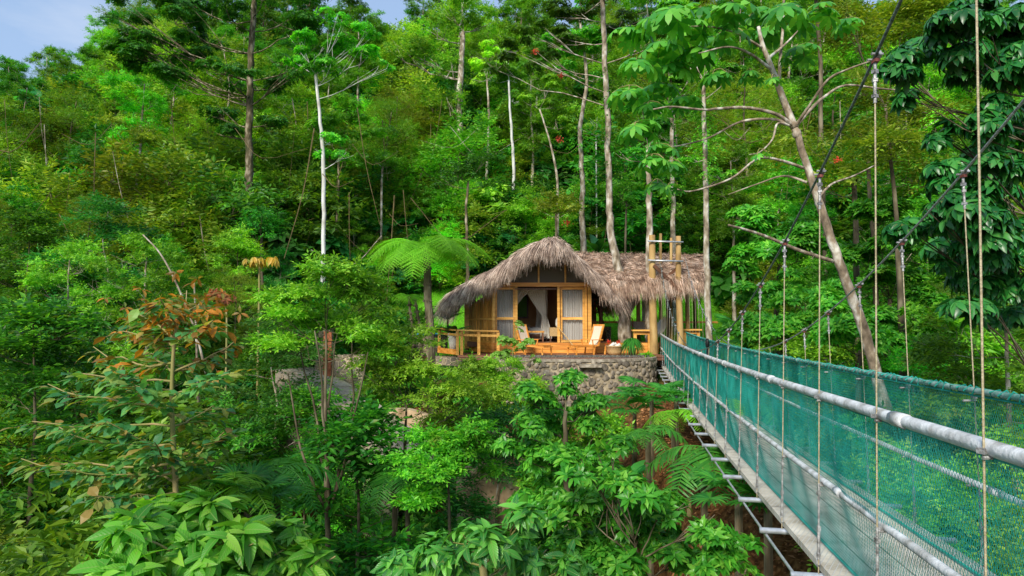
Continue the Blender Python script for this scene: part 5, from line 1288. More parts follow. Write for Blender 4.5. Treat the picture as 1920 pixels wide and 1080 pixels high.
# thin bare stems on the slope
for i,(pts_,Y,r,lab,bk_) in enumerate([([(1118,300),(1117,255)],40,.06,'short white bare stem left of the tall mottled trunk',"bark_white"),([(175,405),(178,340),(176,300)],34,.10,'dark bare stem in the shade left of the mossy trunk',"bark_moss"),([(255,360),(260,310),(264,270)],36,.09,'short tan stem half way up the left slope',"bark_pale"),([(716,345),(718,310)],38,.08,'stubby pale stem between white trunk and tree fern',"bark_pale"),([(876,545),(877,480),(874,400),(878,340)],30,.09,'slim brown stem just left of the cabin thatch',"bark_moss"),([(1610,800),(1608,600),(1604,420),(1600,330)],17,.10,'dark upright stem behind the right main cable',"bark_brown"),([(1640,470),(1632,380),(1628,300)],20,.09,'thin dark stem left of the dark hanging leaves',"bark_brown"),([(1548,470),(1540,330),(1538,120),(1530,0)],22,.10,'straight brown stem behind the leaning branching tree',"bark_brown"),([(1043,470),(1042,400)],31,.07,'dark narrow stem behind the cabin ridge',"bark_brown"),([(1172,500),(1174,380)],31,.07,'thin dark stem right of the mottled trunk',"bark_brown"),([(495,600),(492,540),(490,440)],30,.09,'dark slender stem right of the mossy trunk foot',"bark_brown"),([(590,470),(586,400),(588,360)],36,.08,'dark stem left of the chalk white trunk foot',"bark_brown")]):
    T=wl_(pts_,Y); z=tz(T[0][0],T[0][1])-.2
    T=[np.array([T[0][0],T[0][1],z])]+T if T[0][2]>z else T
    top=T[-1]; rng=np.random.default_rng(900+i)
    B=[(top[0]+rng.normal(0,.5),top[1]+rng.normal(0,.5),top[2]+rng.uniform(-.2,.9),.75,.75,.45) for _ in range(5)]
    build_tree('slender_tree',lab,'tree',T,[r,r*.85,r*.6],B,['mid','dark','olive'][i%3],.16,420,6,'mix',bark=bk_,seed=300+i,group='slender stems on the slope')
# dead leaning poles at left
def stick(name,lab,pts_,Y,r,mat):
    m=MB(); P=bez(wl_(pts_,Y),6); m.tube(P,np.linspace(r,r*.5,len(P)),7); tag(m.build(name,M[mat],smooth=True),lab,'dead stem')
stick('dead_stem','long pale dead stem leaning over the bank above the orange leaved sapling',[(386,700),(366,620),(330,530),(300,475),(268,440)],15,.03,'bark_pale')
stick('dead_stem','thin upright bare pole crossing the leaning dead stem',[(372,760),(370,690),(367,600),(364,530)],15.5,.035,'bark_pale')

# ---- leaning branching tree (palmate leaves)
def palmate(L=9,w=.16):
    V=[];T=[]
    for i in range(L):
        a=(i/(L))*2*PI*.92+.25; c,s_=math.cos(a),math.sin(a); b=len(V)
        ln=1.0-.15*abs(math.sin(a*.5))
        pts3=[(0,0,0),(.5*ln,-w,-.05),(.5*ln,w,-.05),(.82*ln,-w*.9,-.22),(.82*ln,w*.9,-.22),(ln*1.02,0,-.38)]
        for (r_,q,z) in pts3: V.append((r_*c-q*s_,r_*s_+q*c,z))
        T+= [(b,b+1,b+2),(b+1,b+3,b+4),(b+1,b+4,b+2),(b+3,b+5,b+4)]
    return (V,None,T)
T_PALM=palmate()
def cecropia():
    Y=11.0; base=W(1722,985,Y); z=tz(base[0],Y)
    T=wl_([(1690,850),(1660,760),(1622,625),(1578,505),(1545,405),(1512,310),(1490,240)],Y); T=[np.array([base[0],Y,z-.3])]+T
    root=empty('branching_tree',(base[0],Y,z),'leaning grey trunked tree with long bare side branches and drooping palmate leaves beyond the bridge','tree')
    rng=np.random.default_rng(5); m=MB(); C=bez(T,6); C+=rng.normal(0,.008,C.shape); m.tube(C,np.linspace(.115,.055,len(C)),10); m.lathe([(0,-.10),(.065,-.07),(.078,0),(.06,.06),(0,.1)],W(1494,250,Y),9)
    m.build('trunk',M['bark_cec'],root,smooth=True)
    BR=[([(1490,240),(1470,190),(1448,130),(1430,85),(1422,50)],.07,.03,0),([(1478,215),(1462,170),(1463,110),(1468,50),(1470,-20)],.04,.02,.3),
        ([(1488,236),(1455,214),(1400,202),(1345,204),(1320,206),(1260,200),(1225,205)],.035,.012,-.5),([(1484,236),(1450,224),(1390,228),(1330,258),(1280,272),(1238,278)],.03,.01,.4),
        ([(1507,315),(1460,300),(1420,298),(1370,335),(1300,358),(1270,355)],.028,.01,-.4),([(1513,342),(1470,330),(1420,345),(1365,365)],.024,.008,.3),([(1484,236),(1458,232),(1448,262),(1425,285),(1405,290)],.024,.008,-.3),
        ([(1492,236),(1520,205),(1545,182),(1585,160),(1650,166),(1720,172)],.035,.012,.5),([(1492,236),(1518,198),(1552,150),(1590,130),(1640,112)],.03,.012,-.6),
        ([(1562,490),(1500,470),(1440,445),(1402,432),(1366,422)],.035,.018,-.5),([(1440,110),(1470,85),(1498,56)],.03,.012,.3),([(1446,130),(1405,100),(1365,88),(1310,100)],.03,.01,-.4),([(1430,90),(1380,62),(1330,50),(1290,50)],.025,.01,-.3),
        ([(1535,370),(1560,345),(1600,330),(1640,310)],.025,.01,.5)]
    for pts_,r0,r1,dy in BR:
        n=len(pts_); b=MB(); P=bez([W(p[0],p[1],Y+dy*i/(n-1)*2) for i,p in enumerate(pts_)],6); b.tube(P,np.linspace(r0,r1,len(P)),7); b.build('branch',M['bark_cec'] if r0<.06 else M['bark_cec'],root,smooth=True)
    cl=[(1222,200,30),(1235,165,40),(1265,130,45),(1300,100,45),(1335,80,45),(1290,60,45),(1370,60,40),(1240,90,45),(1215,45,45),(1260,25,45),(1315,25,45),(1370,15,45),(1420,30,45),(1470,20,45),(1500,48,40),(1540,25,40),(1585,45,36),(1500,95,36),(1240,280,32),(1225,300,34),(1262,310,28),(1232,345,32),(1265,350,20),(1195,120,40),(1180,170,40),(1345,140,30),(1280,190,36),(1425,290,16),(1405,140,26),(1450,150,22),(1195,240,34),(1180,60,45),(1440,60,40)]
    P=[];D=[];Nn=[];S=[]
    st_=MB()
    for px,py,r in cl:
        c=W(px,py,Y+rng.uniform(-1.2,1.2)); nl=5 if r>25 else 2
        for i in range(nl):
            a=i*2*PI/nl+rng.uniform(0,1); o=np.array([math.cos(a),math.sin(a),rng.uniform(-.3,.3)]); q=c+o*rng.uniform(.16,.34)*r/45*1.1
            st_.tube([c+[0,0,.1],(c+q)/2+[0,0,.08],q],.008,4,cap=False)
            P.append(q); D.append(o*.8+[0,0,-.6]); Nn.append(o*.7+[0,0,.8]); S.append(rng.uniform(.24,.36)*r/42)
    f=MB(); f.leaves(T_PALM,np.array(P),np.array(D),np.array(Nn),np.array(S)); f.build('crown',leafmat('palmate_leaf',[(.02,.16,.02),(.04,.25,.03),(.08,.34,.03),(.16,.45,.05)],obj=False,trans=.4),root)
    st_.build('leaf_stalks',M['bark_green'],root)
cecropia()
# ---- dark hanging large leaved tree at right
hero('hanging_leaf_tree','large dark leaved tree hanging over the bridge from the right edge','tree',[(2150,1100),(2060,700),(2000,420),(1970,150),(1950,0)],[8.5,8.3,8.2,8,7.8],[.09,.08,.07,.05,.04],
 [(1850,30,95,50),(1930,80,80,55),(1740,85,60,35),(1690,125,42,28),(1790,120,60,40),(1870,150,70,50),(1915,230,60,60),(1850,300,55,38),(1785,330,50,30),(1900,350,55,50),(1770,395,55,30),(1840,420,60,45),(1715,428,42,24),(1910,470,55,55),(1850,520,60,45),(1790,480,45,35),(1900,580,50,40),(1830,580,40,28),(1765,250,30,20),(1700,180,26,22),(1900,100,70,70),(1860,220,60,50),(1880,310,60,60),(1820,360,60,45),(1860,460,70,60),(1905,530,60,60),(1810,60,70,50),(1850,380,60,60),(1790,430,50,40)],
 'hero_big',.165,4300,6,tpl=T_EL,bark='bark_brown',seed=61,dep=.9,open_=1.35,droop=.55,twigs=True)
hero('twiggy_tree','fine twigged tree with sparse small leaves left of the dark hanging leaves','tree',[(1700,900),(1690,600),(1680,400),(1660,200)],[14,14.2,14.4,14.6],[.1,.08,.06,.03],[(1640,180,50,35),(1700,230,50,30),(1660,290,60,30),(1620,250,40,25),(1720,330,50,26),(1680,60,70,40),(1740,20,60,30),(1610,80,40,30),(1590,20,50,25)],'olive',.13,1500,7,'spr',bark='bark_brown',seed=62,length=.45,twigs=True)
# bright rosette bushes beyond the bridge
for i,(bl,Y,lf,ls,lab) in enumerate([
  ([(1420,560,50,30),(1470,540,55,30),(1520,570,50,30),(1450,600,60,30),(1400,620,40,25),(1500,620,60,30)],17,'rosette',.20,'bright glossy rosette bush beyond the middle of the right cable'),
  ([(1580,560,60,35),(1640,590,60,35),(1600,630,70,35),(1690,640,60,30),(1540,620,50,30)],14,'rosette',.19,'broad bright bush left of the leaning trunk behind the netting'),
  ([(1760,600,60,40),(1820,640,70,40),(1740,660,60,35),(1880,660,60,40),(1800,690,70,35),(1890,720,50,30)],12.5,'mid',.17,'speckled leafy bush behind the right handrail'),
  ([(1420,410,50,30),(1480,430,55,35),(1530,460,50,30),(1450,470,60,30),(1400,500,40,28)],19,'rosette',.24,'bright rosette tree below the dead side branch'),
  ([(1640,420,55,35),(1700,470,50,35),(1600,480,50,30),(1660,520,60,35),(1720,560,50,30)],16,'mid',.18,'medium green bush around the right main cable clamps')]):
    bx0=np.mean([b[0] for b in bl]); by0=max(b[1] for b in bl)
    hero('glossy_bush',lab,'shrub',[(bx0,by0+120),(bx0+5,by0)],Y,[.09,.05],bl,lf,ls,1500,7,seed=70+i,dep=1.0,open_=1.1,tpl=T_L if lf=='rosette' else T_R2,droop=.1,group='bushes beyond the bridge',bark='bark_brown')
# ---- foreground
def sapling():
    Y=7.6; rng=np.random.default_rng(9)
    T=wl_([(352,1180),(345,1060),(332,960),(326,850),(322,750),(326,650),(334,590)],Y)
    T=[np.array([T[0][0],Y,-7.5])]+T
    root=empty('orange_leaf_sapling',(T[0][0],Y,tz(T[0][0],Y)),'tall sapling with rusty orange young leaves at its top and grey green layered lower leaves','sapling')
    w=MB(); C=bez(T,6); w.tube(C,np.linspace(.05,.016,len(C)),7)
    top=MB(); low=MB()
    # side branches: attach height(py), tip (px,py)
    BR=[(600,(385,560),1),(610,(300,560),1),(640,(262,590),1),(640,(400,600),1),(655,(225,620),1),(680,(175,650),1),(690,(440,640),1),(700,(270,660),2),(720,(150,700),2),(730,(430,700),2),(760,(90,720),2),(780,(250,720),2),(800,(60,790),2),(800,(400,760),2),(830,(110,800),2),(850,(200,790),2),(870,(40,860),2),(880,(130,880),2),(900,(240,850),2),(905,(420,810),2),(740,(210,690),2),(620,(350,545),1),(665,(320,600),1),(700,(380,680),2),(930,(180,930),2),(860,(290,830),2)]
    for py0,(tx,ty),k in BR:
        i=int(np.argmin(abs(np.array([proj(c)[1] for c in C])-py0))); a=C[i]; b=W(tx,ty,Y+rng.uniform(-1.0,1.0))
        P=limb(w,a,b,.016,.006,rng,sag=.12,n=7,sides=5)
        side=nrm(np.cross(P[-1]-P[0],[0,0,1.])[None])[0]
        n=20 if k==2 else 14
        for q in range(n):
            t=.25+.75*q/n; p=P[0]+(P[-1]-P[0])*t; ii=t*6; i0=min(5,int(ii)); p=P[i0]+(P[i0+1]-P[i0])*(ii-i0)
            for s in (1,-1):
                d=side*s+nrm((P[-1]-P[0])[None])[0]*.6+rng.normal(0,.2,3)+[0,0,-.25 if k==2 else -.55]
                L_=rng.uniform(.06,.24)
                pp=p+nrm(d[None])[0]*L_
                if L_>.15: w.tube([p,pp],.003,3,cap=False)
                for e in range(2):
                    mb=top if (k==1 and rng.random()<.55) else low
                    mb.leaves(T_LW,(p+(pp-p)*(e+.6)/1.6)[None],(d+rng.normal(0,.35,3))[None],np.array([[0,0,1.]])+rng.normal(0,.3,(1,3)),rng.uniform(.10,.18))
    n=60; P=W(335,585,Y)+rng.normal(0,1,(n,3))*[.30,.25,.16]; rosettes(top,rng,P,rng.normal(0,.4,(n,3))+[0,0,.6],4,.13,T_L,droop=.6)
    w.build('trunk',M['bark_green'],root,smooth=True); top.build('young_leaves',M['rust'],root); low.build('leaves',M['sage'],root)
sapling()
hero('large_leaf_shrub','foreground shrub with very large pointed bright leaves at the lower left','shrub',[(420,1400),(410,1200),(400,1060)],3.7,[.05,.04,.03],
  [(300,975,80,22),(380,960,60,25),(250,1010,60,25),(440,1010,70,30),(340,1040,80,30),(520,1020,60,25),(590,1050,50,20),(470,1070,80,25),(240,1070,60,20)],'hero_light',.165,210,6,tpl=T_BIG,bark='bark_green',seed=81,dep=.35,open_=1.25,droop=.35,shell=.1,base=True)
hero('large_leaf_shrub','foreground shrub with broad glossy leaves at the bottom centre','shrub',[(920,1500),(915,1200),(905,1060)],5.2,[.05,.04,.03],
  [(900,1010,70,25),(960,990,50,22),(850,1030,60,25),(1000,1040,60,25),(930,1060,90,25),(780,1060,60,20),(1060,1060,50,20),(980,960,25,12)],'hero_mid',.15,280,6,tpl=T_BIG,bark='bark_green',seed=82,dep=.4,open_=1.2,droop=.3,shell=.1)
hero('rosette_bush','leafy bush of five fingered light green rosettes below the bridge deck','shrub',[(1210,1400),(1205,1200),(1200,1050)],7.2,[.06,.05,.03],
  [(1110,870,60,35),(1170,910,70,35),(1240,945,65,35),(1310,980,60,35),(1370,1030,45,30),(1100,950,70,35),(1180,1000,80,40),(1270,1040,80,40),(1080,1030,70,40),(1350,1075,60,30),(1140,1070,80,30)],'rosette',.145,820,8,tpl=T_L,bark='bark_brown',seed=83,dep=.5,open_=1.2,droop=.12,shell=.35,twigs=True)
hero('rosette_tree','dense rosette leaved tree standing in front of the stone pool wall','tree',[(1070,1200),(1065,1000),(1060,860),(1060,770)],9.8,[.08,.07,.05,.03],
  [(1062,722,34,22),(1010,755,45,28),(1100,765,50,30),(1050,800,70,35),(975,800,45,25),(1120,830,60,35),(1020,860,70,40),(1090,900,70,40),(970,850,45,26),(1130,900,45,40),(1030,930,60,40)],'rosette2',.15,1150,8,tpl=T_L,bark='bark_brown',seed=84,dep=.6,open_=1.25,droop=.3,shell=.35,twigs=True)
hero('multi_stem_tree','small many stemmed tree in front of the paved path head','tree',[(618,1180),(615,1000),(612,860),(610,740),(612,620)],12.5,[.07,.06,.05,.04,.02],
  [(560,560,60,30),(620,540,60,30),(680,560,55,28),(520,600,50,28),(590,610,70,28),(660,615,60,28),(720,600,40,25),(540,650,50,22),(610,500,50,22),(700,650,45,18)],'light',.11,2400,6,'mix',bark='bark_brown',seed=85,dep=.9,length=.25,
  extra=lambda wood,cr,rng,T,R:[limb(wood,W(615,960,12.5),W(tx,ty,12.5+dy),.035,.012,rng,sag=-.05,n=7,sides=6) for tx,ty,dy in ((560,640,.3),(590,620,-.5),(660,630,.5),(690,660,-.2),(540,700,.4),(640,600,.6))])
hero('fine_leaf_tree','bright fine leaved small tree between the path and the terrace','tree',[(770,1200),(765,1000),(760,860),(762,760)],13.5,[.07,.06,.05,.02],
  [(740,650,50,26),(790,640,40,22),(700,690,50,26),(760,700,70,30),(830,690,55,28),(880,700,45,26),(730,740,60,28),(810,750,60,28),(880,750,55,28),(930,745,40,24),(850,790,70,28)],'light',.09,3200,6,'mix',bark='bark_brown',seed=86,dep=.9,length=.25)
hero('fine_leaf_tree','darker fine leaved small tree below the stone pool and left of the rosette tree','tree',[(850,1250),(845,1050),(840,900)],11.5,[.06,.05,.02],
  [(800,830,60,24),(860,840,55,26),(760,870,50,24),(830,880,60,26),(900,820,45,26),(930,870,40,30),(780,930,50,24)],'mid',.10,1500,6,'mix',bark='bark_brown',seed=87,dep=.8,length=.22)
hero('pool_side_shrub','loose fine leaved shrub covering the left end of the stone pool wall','shrub',[(930,900),(935,800),(940,720)],18.5,[.04,.03,.02],
  [(905,700,35,16),(945,715,35,18),(985,735,35,18),(930,750,45,20),(975,770,40,18),(900,745,35,18),(915,685,25,12),(955,690,28,12),(1000,715,25,14)],'light',.10,1800,6,'mix',bark='bark_brown',seed=186,dep=.5,length=.22)
hero('slope_shrub','leafy shrub rising at the shadowed foot of the stone pool wall','shrub',[(1100,950),(1105,860),(1110,800)],15.5,[.04,.03,.02],
  [(1080,790,35,18),(1125,800,40,20),(1160,820,40,20),(1110,840,50,22),(1060,830,40,20)],'mid',.13,900,6,'mix',bark='bark_brown',seed=187,dep=.5,length=.22)
# sapling in front of the doorway
hero('doorway_sapling','small sapling with fresh green leaves in front of the cabin doorway','sapling',[(955,760),(960,700),(962,650),(968,600)],[20.5]*4,[.022,.02,.015,.008],
  [(970,612,14,10),(950,640,22,14),(985,650,24,13),(965,668,26,14),(1005,672,18,9),(940,668,16,10),(958,695,14,12)],'hero_light',.13,150,6,tpl=T_LW,bark='bark_green',seed=88,dep=.2,open_=1.2,droop=.3)
# yellow leaved plant and red leaved plant on the left bank
hero('yellow_leaf_plant','plant with drooping yellow leaves on the bank below the mossy trunk','plant',[(486,560),(486,500)],22,[.05,.03],[(470,486,22,8),(500,484,26,8)],'yellow',.34,16,6,tpl=T_L,bark='bark_green',seed=89,dep=.2,droop=1.6)
hero('red_leaf_plant','plant with brownish red feathery leaves right of the orange leaved sapling','plant',[(425,640),(424,580)],18,[.04,.02],[(420,560,28,9)],'red',.22,60,6,tpl=T_L,bark='bark_green',seed=90,dep=.2)

# ---- ferns
T_PIN=([(-.035,0,0),(.035,0,0),(-.06,.4,.01),(.06,.4,.01),(-.04,.75,-.06),(.04,.75,-.06),(0,1,-.16)],[(0,1,3,2),(2,3,5,4)],[(4,5,6)])
def frond(mb,wb,P0,az,L,rise=.5,droop=1.0,pin=.22,n=26,leafm=0,sub=7,rng=None,w=1.0):
    """arching rachis with pinnae on both sides, each pinna set with small leaflets"""
    d=np.array([math.cos(az),math.sin(az),0]); t=np.linspace(0,1,12)
    P=P0+d*(L*(t-.12*t*t))[:,None]+np.array([0,0,1.])*(L*(rise*t-droop*t*t))[:,None]
    wb.tube(P,np.linspace(.012,.003,12)*max(1,L/1.2),4,m=1 if False else 0,cap=False)
    T=nrm(np.gradient(P,axis=0)); side=np.array([-d[1],d[0],0]); 
    tt=np.linspace(.10,.99,n); C=np.stack([np.interp(tt,t,P[:,k]) for k in range(3)],-1); TT=nrm(np.stack([np.interp(tt,t,T[:,k]) for k in range(3)],-1))
    pl=pin*L*np.sin(PI*np.clip(tt*.92+.06,0,1))**.55*1.25
    for s in (1,-1):
        D=nrm(side*s+TT*.38+np.array([0,0,-.18])+ (rng.normal(0,.05,(n,3)) if rng is not None else 0)); Nn=nrm(np.cross(D,TT)*s)
        Nn=np.where(Nn[:,2:3]<0,-Nn,Nn)
        if sub:
            S2=nrm(np.cross(D,Nn))
            for j in range(sub):
                f=(j+.7)/sub; pos=C+D*(pl*f)[:,None]+np.array([0,0,-1])*(.25*pl*f*f)[:,None]
                sz=pl*.115*(1.05-.65*f)*w
                for q in (1,-1): mb.leaves(T_R2W,pos,S2*q+D*.5,Nn,sz)
            mb.leaves(([(.018,0,0),(.012,1,-.12),(-.012,1,-.12),(-.018,0,0)],[(0,1,2,3)],None),C,D,Nn,pl)
        else: mb.leaves(T_PIN,C,D+(rng.normal(0,.07,(n,3)) if rng is not None else 0),Nn,pl*(rng.uniform(.85,1.1,n) if rng is not None else 1))
def tree_fern(px,pyc,Y,pyb,L,n,lab,seed,r=.10,mat='fern',pin=.24,tiltaz=None):
    rng=np.random.default_rng(seed); c=W(px,pyc,Y); b=W(px+14,pyb,Y); b[2]=min(b[2],tz(b[0],b[1]))-.1
    root=empty('tree_fern',(b[0],b[1],b[2]),lab,'tree fern')
    m=MB(); C=bez([b,(b+c)/2+[.04,0,0],c],6); C+=rng.normal(0,.01,C.shape); m.tube(C,np.linspace(r*1.3,r,len(C)),9); 
    k=200; i=rng.integers(3,len(C),k); a=rng.uniform(0,6.28,k); o=np.stack([np.cos(a),np.sin(a),-np.ones(k)*1.5],-1); m.leaves(T_R2,C[i]+o*[r,r,0]*.9,o,rand_dir(rng,k),.12)
    m.build('trunk',M['bark_brown'],root,smooth=False)
    for i in range(n):
        az=i*2*PI/n+rng.uniform(-.12,.12); f=MB(); frond(f,f,c,az,L*rng.uniform(.85,1.08),rise=rng.uniform(.55,.80),droop=rng.uniform(.80,1.05),pin=pin,n=30,sub=8 if L>1.3 else 4,rng=rng)
        f.build('frond',M[mat],root)
tree_fern(798,470,22.5,640,2.55,19,'large tree fern with arching pale green fronds left of the cabin',1,.13)
tree_fern(766,556,24.5,600,.8,9,'small tree fern on the lawn beneath the large tree fern',2,.05)
tree_fern(778,560,25.5,600,.7,9,'smaller second tree fern close behind the small tree fern',3,.05)
def fern(px,py,Y,L,n,lab,seed,mat='fern',az=None,rise=.5,droop=.9,pin=.26,grp=None,cat='fern',name='fern',spread=2*PI,a0=0):
    rng=np.random.default_rng(seed); c=W(px,py,Y)
    root=empty(name,c,lab,cat,grp)
    for i in range(n):
        a_=a0+(i+.5)*spread/n+rng.uniform(-.15,.15); f=MB(); frond(f,f,c,a_,L*rng.uniform(.75,1.15),rise*rng.uniform(.6,1.6),droop*rng.uniform(.8,1.25),pin*rng.uniform(.8,1.1),24,sub=0,rng=rng); f.build('frond',M[mat],root)
    m=MB(); m.tube([c,np.array([c[0]+.05,c[1]+.05,tz(c[0],c[1])-.1])],[.05,.07],7); m.build('stem',M['bark_brown'],root)
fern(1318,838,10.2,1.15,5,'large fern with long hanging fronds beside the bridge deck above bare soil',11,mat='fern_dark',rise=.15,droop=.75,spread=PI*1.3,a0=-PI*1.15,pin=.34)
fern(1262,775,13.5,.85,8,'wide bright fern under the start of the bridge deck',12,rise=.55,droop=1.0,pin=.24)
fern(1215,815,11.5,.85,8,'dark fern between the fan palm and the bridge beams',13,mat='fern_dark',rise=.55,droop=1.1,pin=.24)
fern(740,880,12.0,1.0,9,'feathery fern low on the bank beside the paved path',14,mat='fern_dark',rise=.4)
fern(520,880,9.5,1.1,9,'drooping fern in shade right of the orange leaved sapling',15,mat='fern_dark',rise=.4)
fern(440,905,8.5,.8,8,'bright fern near the foot of the orange leaved sapling',16,rise=.4)
fern(1395,760,13.0,1.0,8,'bright fern seen through the netting near the bridge middle',17,rise=.4)
#fern(70,600,15,1.4,9,'broad pale fern at the left edge of the view',18,rise=.5)
#fern(120,470,20,1.6,9,'spreading fern high on the left bank',19,rise=.5)
def fan_palm(px,py,Y,R,n,lab,seed,mat='palm'):
    rng=np.random.default_rng(seed); c=W(px,py,Y); root=empty('fan_palm',c,lab,'palm')
    m=MB(); m.tube([c,np.array([c[0],c[1]+.1,tz(c[0],c[1])-.1])],[.05,.08],7); m.build('stem',M['bark_brown'],root)
    for i in range(n):
        a=i*2.4+rng.uniform(-.2,.2); el=rng.uniform(.15,.95); d=np.array([math.cos(a)*math.cos(el),math.sin(a)*math.cos(el),math.sin(el)]); L=R*rng.uniform(.7,1.2)
        q=c+d*L+np.array([0,0,-.15*L]); f=MB(); f.tube([c,c+d*L*.5,q],[.012,.009,.007],4,cap=False)
        ax=nrm((d+np.array([0,0,-.35]))[None])[0]; side=nrm(np.cross(ax,[0,0,1.])[None])[0]; up=np.cross(side,ax); k=17
        an=np.linspace(-2.3,2.3,k); D=np.cos(an)[:,None]*ax+np.sin(an)[:,None]*side+up*.12; f.leaves(([(0,0,0),(.07,.5,.02),(0,.5,-.015),(-.07,.5,.02),(.05,.78,-.04),(-.05,.78,-.04),(0,1,-.16)],[(2,4,1,0)] if False else None,[(0,2,1),(0,3,2),(1,2,4),(3,5,2),(2,5,6),(2,6,4)]),np.repeat(q[None],k,0),D,up+D*.1,R*.75*(1-.12*abs(an/2.3)))
        f.build('frond',M[mat],root)
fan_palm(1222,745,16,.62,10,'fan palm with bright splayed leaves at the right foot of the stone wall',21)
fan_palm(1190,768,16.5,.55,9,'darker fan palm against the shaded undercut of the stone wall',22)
fan_palm(1268,752,15,.5,9,'small fan palm under the bridge landing beams',23)
fan_palm(1385,930,8.6,.42,8,'low fan palm on the litter strewn soil beside the bridge deck',24)
fan_palm(1440,950,8.0,.36,7,'broad leaved seedling palm directly below the cross pipes',25)
fan_palm(465,935,8.6,.45,9,'blue green fan palm between the sapling and the shaded ravine',26)
fan_palm(1400,640,22,.9,9,'fan palm in the shade right of the pavilion',27)
# drooping potted plant on terrace
p=W(1185,662,24.6); r=empty('weeping_plant',(p[0],24.6,ZD),'low drooping grassy plant on the terrace right of the flower basket','plant')
m=MB(); m.lathe([(0,0),(.12,0),(.16,.2),(.17,.25),(.1,.25)],(p[0],24.6,ZD),12); m.build('pot',M['darkwood'],r,smooth=True)
m=MB(); rg5=np.random.default_rng(3); n=420; c=np.array([p[0],24.6,ZD+.50]); D=rand_dir(rg5,n)*[1,1,.4]+[0,0,.35]; strands(m,rg5,c+D*.05,D,rg5.uniform(.35,.60,n),.035,1.1,5); m.build('foliage',M['palm'],r)
p=W(1213,662,24.2); r=empty('strap_leaf_plant',p,'clump of yellowish strap leaves at the foot of the tower post','plant')
m=MB(); n=60; c=np.array([p[0],24.15,-1.35]); D=rand_dir(rg5,n)*[1,.7,.5]+[0,0,.7]; strands(m,rg5,c+D*.05,D,rg5.uniform(.35,.6,n),.06,.7,5); m.build('foliage',M['fern'],r)
# banana like broad plants near the balustrade and on the slope foot
def broad_plant(px,py,Y,R,n,lab,seed,mat='hero_light'):
    rng=np.random.default_rng(seed); c=W(px,py,Y); c[2]=max(tz(c[0],c[1]),c[2]-1.5); root=empty('broad_leaf_plant',c,lab,'plant')
    m=MB(); m.tube([c-[0,0,.2],c+[0,0,.35]],[.05,.04],7); m.build('stem',M['bark_green'],root)
    a=np.arange(n)*2.4; el=rng.uniform(.5,1.2,n); D=np.stack([np.cos(a)*np.cos(el),np.sin(a)*np.cos(el),np.sin(el)],-1); f=MB(); f.leaves(T_BIG,np.repeat((c+[0,0,.25])[None],n,0)+D*.1,D,np.array([0,0,1.])-D*.4,R*rng.uniform(.7,1.1,n)); f.build('foliage',M[mat],root,smooth=True)
for i,(px,py,Y,R,lab,mt) in enumerate([(795,665,21,1.1,'bright banana like plant left of the corner balustrade','hero_light'),(845,655,23,.8,'small broad leaved plant at the front of the balustrade','hero_light'),(735,610,24,1.1,'broad leaved plant on the lawn edge left of the tree fern','hero_big'),(665,480,33,1.5,'broad leaved plant at the slope foot right of the white trunk','hero_big'),(1395,590,22,1.3,'large arching leaved plant right of the pale trunk','hero_light'),(1430,620,20,1.2,'wide paddle leaved plant below the middle of the right cable','hero_big'),(1120,430,33,1.3,'broad leaved plant behind the cabin thatch','hero_big'),(840,545,27,1.0,'broad dark leaves tucked against the left thatch corner','hero_big'),(700,700,17,.9,'upright paddle leaved plant above the paved path','hero_light'),(1290,800,12.5,.6,'small paddle leaved plant under the bridge beams','hero_big'),(1180,800,14.5,.7,'dark paddle leaved plant in the undercut of the stone wall','hero_big')]):
    broad_plant(px,py,Y,R,9,lab,500+i,mt)
# ---- grass and litter
rg=np.random.default_rng(12); n=26000
x=rg.uniform(-7.5,12.5,n); y=rg.uniform(26,41,n); ok=~((x>-2.4)&(x<8.2)&(y<31)); x=x[ok];y=y[ok]
P=np.stack([x,y,terr(x,y)],-1); n=len(P); m=MB(); strands(m,rg,P,np.stack([rg.normal(0,.4,n),rg.normal(0,.4,n),np.ones(n)],-1),rg.uniform(.08,.2,n),.03,.2,2); tag(m.build('lawn_grass',M['grass']),'short bright grass around the back of the cabin','grass',kind='stuff')
n=9000; x=rg.uniform(.5,8,n); y=rg.uniform(5.5,20,n); P=np.stack([x,y,terr(x,y)+.02],-1); m=MB(); m.leaves(T_R2W,P,rand_dir(rg,n)*[1,1,.3],rand_dir(rg,n)*[.6,.6,.2]+[0,0,1],rg.uniform(.05,.15,n)); tag(m.build('leaf_litter',M['litter']),'brown fallen leaves scattered on the bare soil under the bridge','leaf litter',kind='stuff')
# red flowering epiphytes high in the trees
for i,(px,py,Y,lab) in enumerate([(1003,97,25.4,'small red flower cluster in the crown left of the mottled trunk'),(1052,142,25.6,'red flower cluster on the long side branch of the mottled trunk'),(1048,262,33,'red orange bloom on the slope above the cabin ridge'),(1064,417,31,'orange red bloom just behind the cabin ridge'),(1570,300,10.6,'orange air plant on the leaning branching tree')]):
    c=W(px,py,Y); m=MB(); n=40; rr_=np.random.default_rng(i); m.leaves(T_R2W,c+rr_.normal(0,.0025*Y,(n,3)),rand_dir(rr_,n),rand_dir(rr_,n),.0035*Y); tag(m.build('flower_cluster',M['redflower']),lab,'flowers')
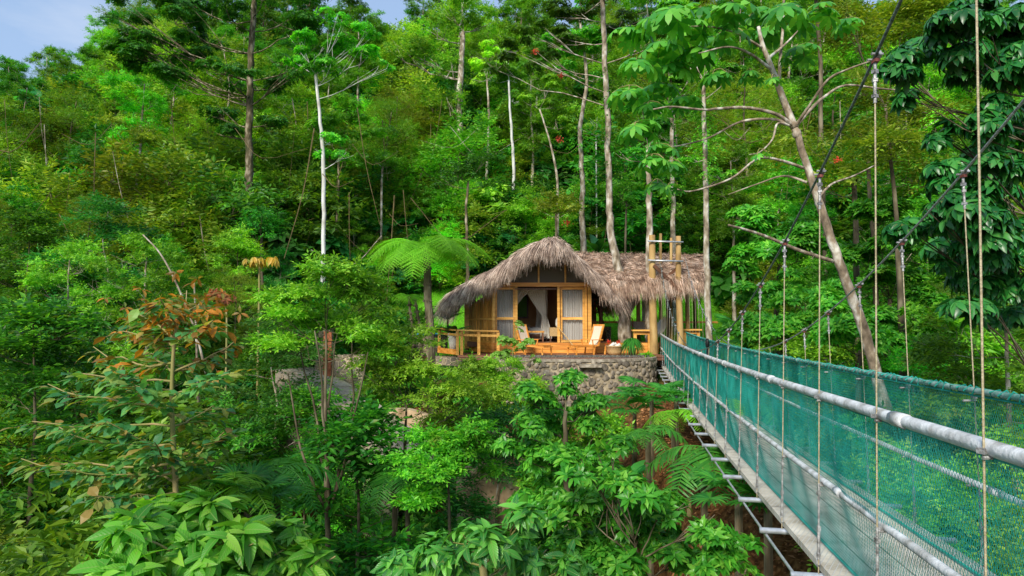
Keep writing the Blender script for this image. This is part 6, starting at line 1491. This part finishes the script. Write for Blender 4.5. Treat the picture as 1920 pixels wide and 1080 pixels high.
# ============================================================ LIGHT, SKY, CAMERA
wd=bpy.data.worlds.new('World'); scene.world=wd; wd.use_nodes=True
nt=wd.node_tree; nt.nodes.clear(); L=nt.links
SUN_EL,SUN_AZ=math.radians(35),math.radians(203)   # azimuth measured clockwise from +Y: sun behind the viewer, to the left
sky=nt.nodes.new('ShaderNodeTexSky'); sky.sky_type='NISHITA'; sky.sun_disc=False; sky.sun_elevation=SUN_EL; sky.sun_rotation=SUN_AZ
sky.air_density=1.0; sky.dust_density=1.2; sky.ozone_density=1.5
tc=nt.nodes.new('ShaderNodeTexCoord'); mp=nt.nodes.new('ShaderNodeMapping'); mp.inputs['Scale'].default_value=(1,1,3.2)
no=nt.nodes.new('ShaderNodeTexNoise'); no.inputs['Scale'].default_value=2.2; no.inputs['Detail'].default_value=9; no.inputs['Roughness'].default_value=.55
L.new(tc.outputs['Generated'],mp.inputs[0]); L.new(mp.outputs[0],no.inputs['Vector'])
cr=nt.nodes.new('ShaderNodeValToRGB'); cr.color_ramp.elements[0].position=.52; cr.color_ramp.elements[1].position=.85
cr.color_ramp.elements[0].color=(.0,.0,.0,1); cr.color_ramp.elements[1].color=(.8,.8,.8,1)
L.new(no.outputs[0],cr.inputs[0])
mx=nt.nodes.new('ShaderNodeMix'); mx.data_type='RGBA'; L.new(cr.outputs[0],mx.inputs[0]); bm=nt.nodes.new('ShaderNodeMix'); bm.data_type='RGBA'; bm.inputs[0].default_value=.5; L.new(sky.outputs[0],bm.inputs[6]); bm.inputs[7].default_value=(3.8,5.3,7.8,1); L.new(bm.outputs[2],mx.inputs[6]); mx.inputs[7].default_value=(6.0,6.3,6.9,1)
bg=nt.nodes.new('ShaderNodeBackground'); bg.inputs[1].default_value=.15; L.new(mx.outputs[2],bg.inputs[0])
ow=nt.nodes.new('ShaderNodeOutputWorld'); L.new(bg.outputs[0],ow.inputs[0])
ld=bpy.data.lights.new('sun','SUN'); ld.energy=4.5; ld.angle=math.radians(14); ld.color=(1,.94,.82)
lo=bpy.data.objects.new('sun',ld); COL.objects.link(lo)
sd=Vector((math.sin(SUN_AZ)*math.cos(SUN_EL),math.cos(SUN_AZ)*math.cos(SUN_EL),math.sin(SUN_EL)))
lo.rotation_euler=sd.to_track_quat('Z','Y').to_euler(); lo.location=(0,0,60)
cd=bpy.data.cameras.new('camera'); co=bpy.data.objects.new('camera',cd); COL.objects.link(co)
cd.sensor_width=36; cd.lens=36*F/1920; cd.clip_start=.05; cd.clip_end=2000
co.location=(0,0,0); co.rotation_euler=(math.radians(90)+PITCH,0,0); scene.camera=co
scene.view_settings.view_transform='Standard'; scene.view_settings.look='None'; scene.view_settings.exposure=0; scene.view_settings.gamma=1
scene.render.engine='CYCLES'
cy=scene.cycles; cy.max_bounces=6; cy.diffuse_bounces=4; cy.glossy_bounces=2; cy.transmission_bounces=4; cy.transparent_max_bounces=8
cy.caustics_reflective=False; cy.caustics_refractive=False; cy.sample_clamp_indirect=4
try:
    cy.use_denoising=True
    cy.denoiser='OPENIMAGEDENOISE'
except Exception: pass
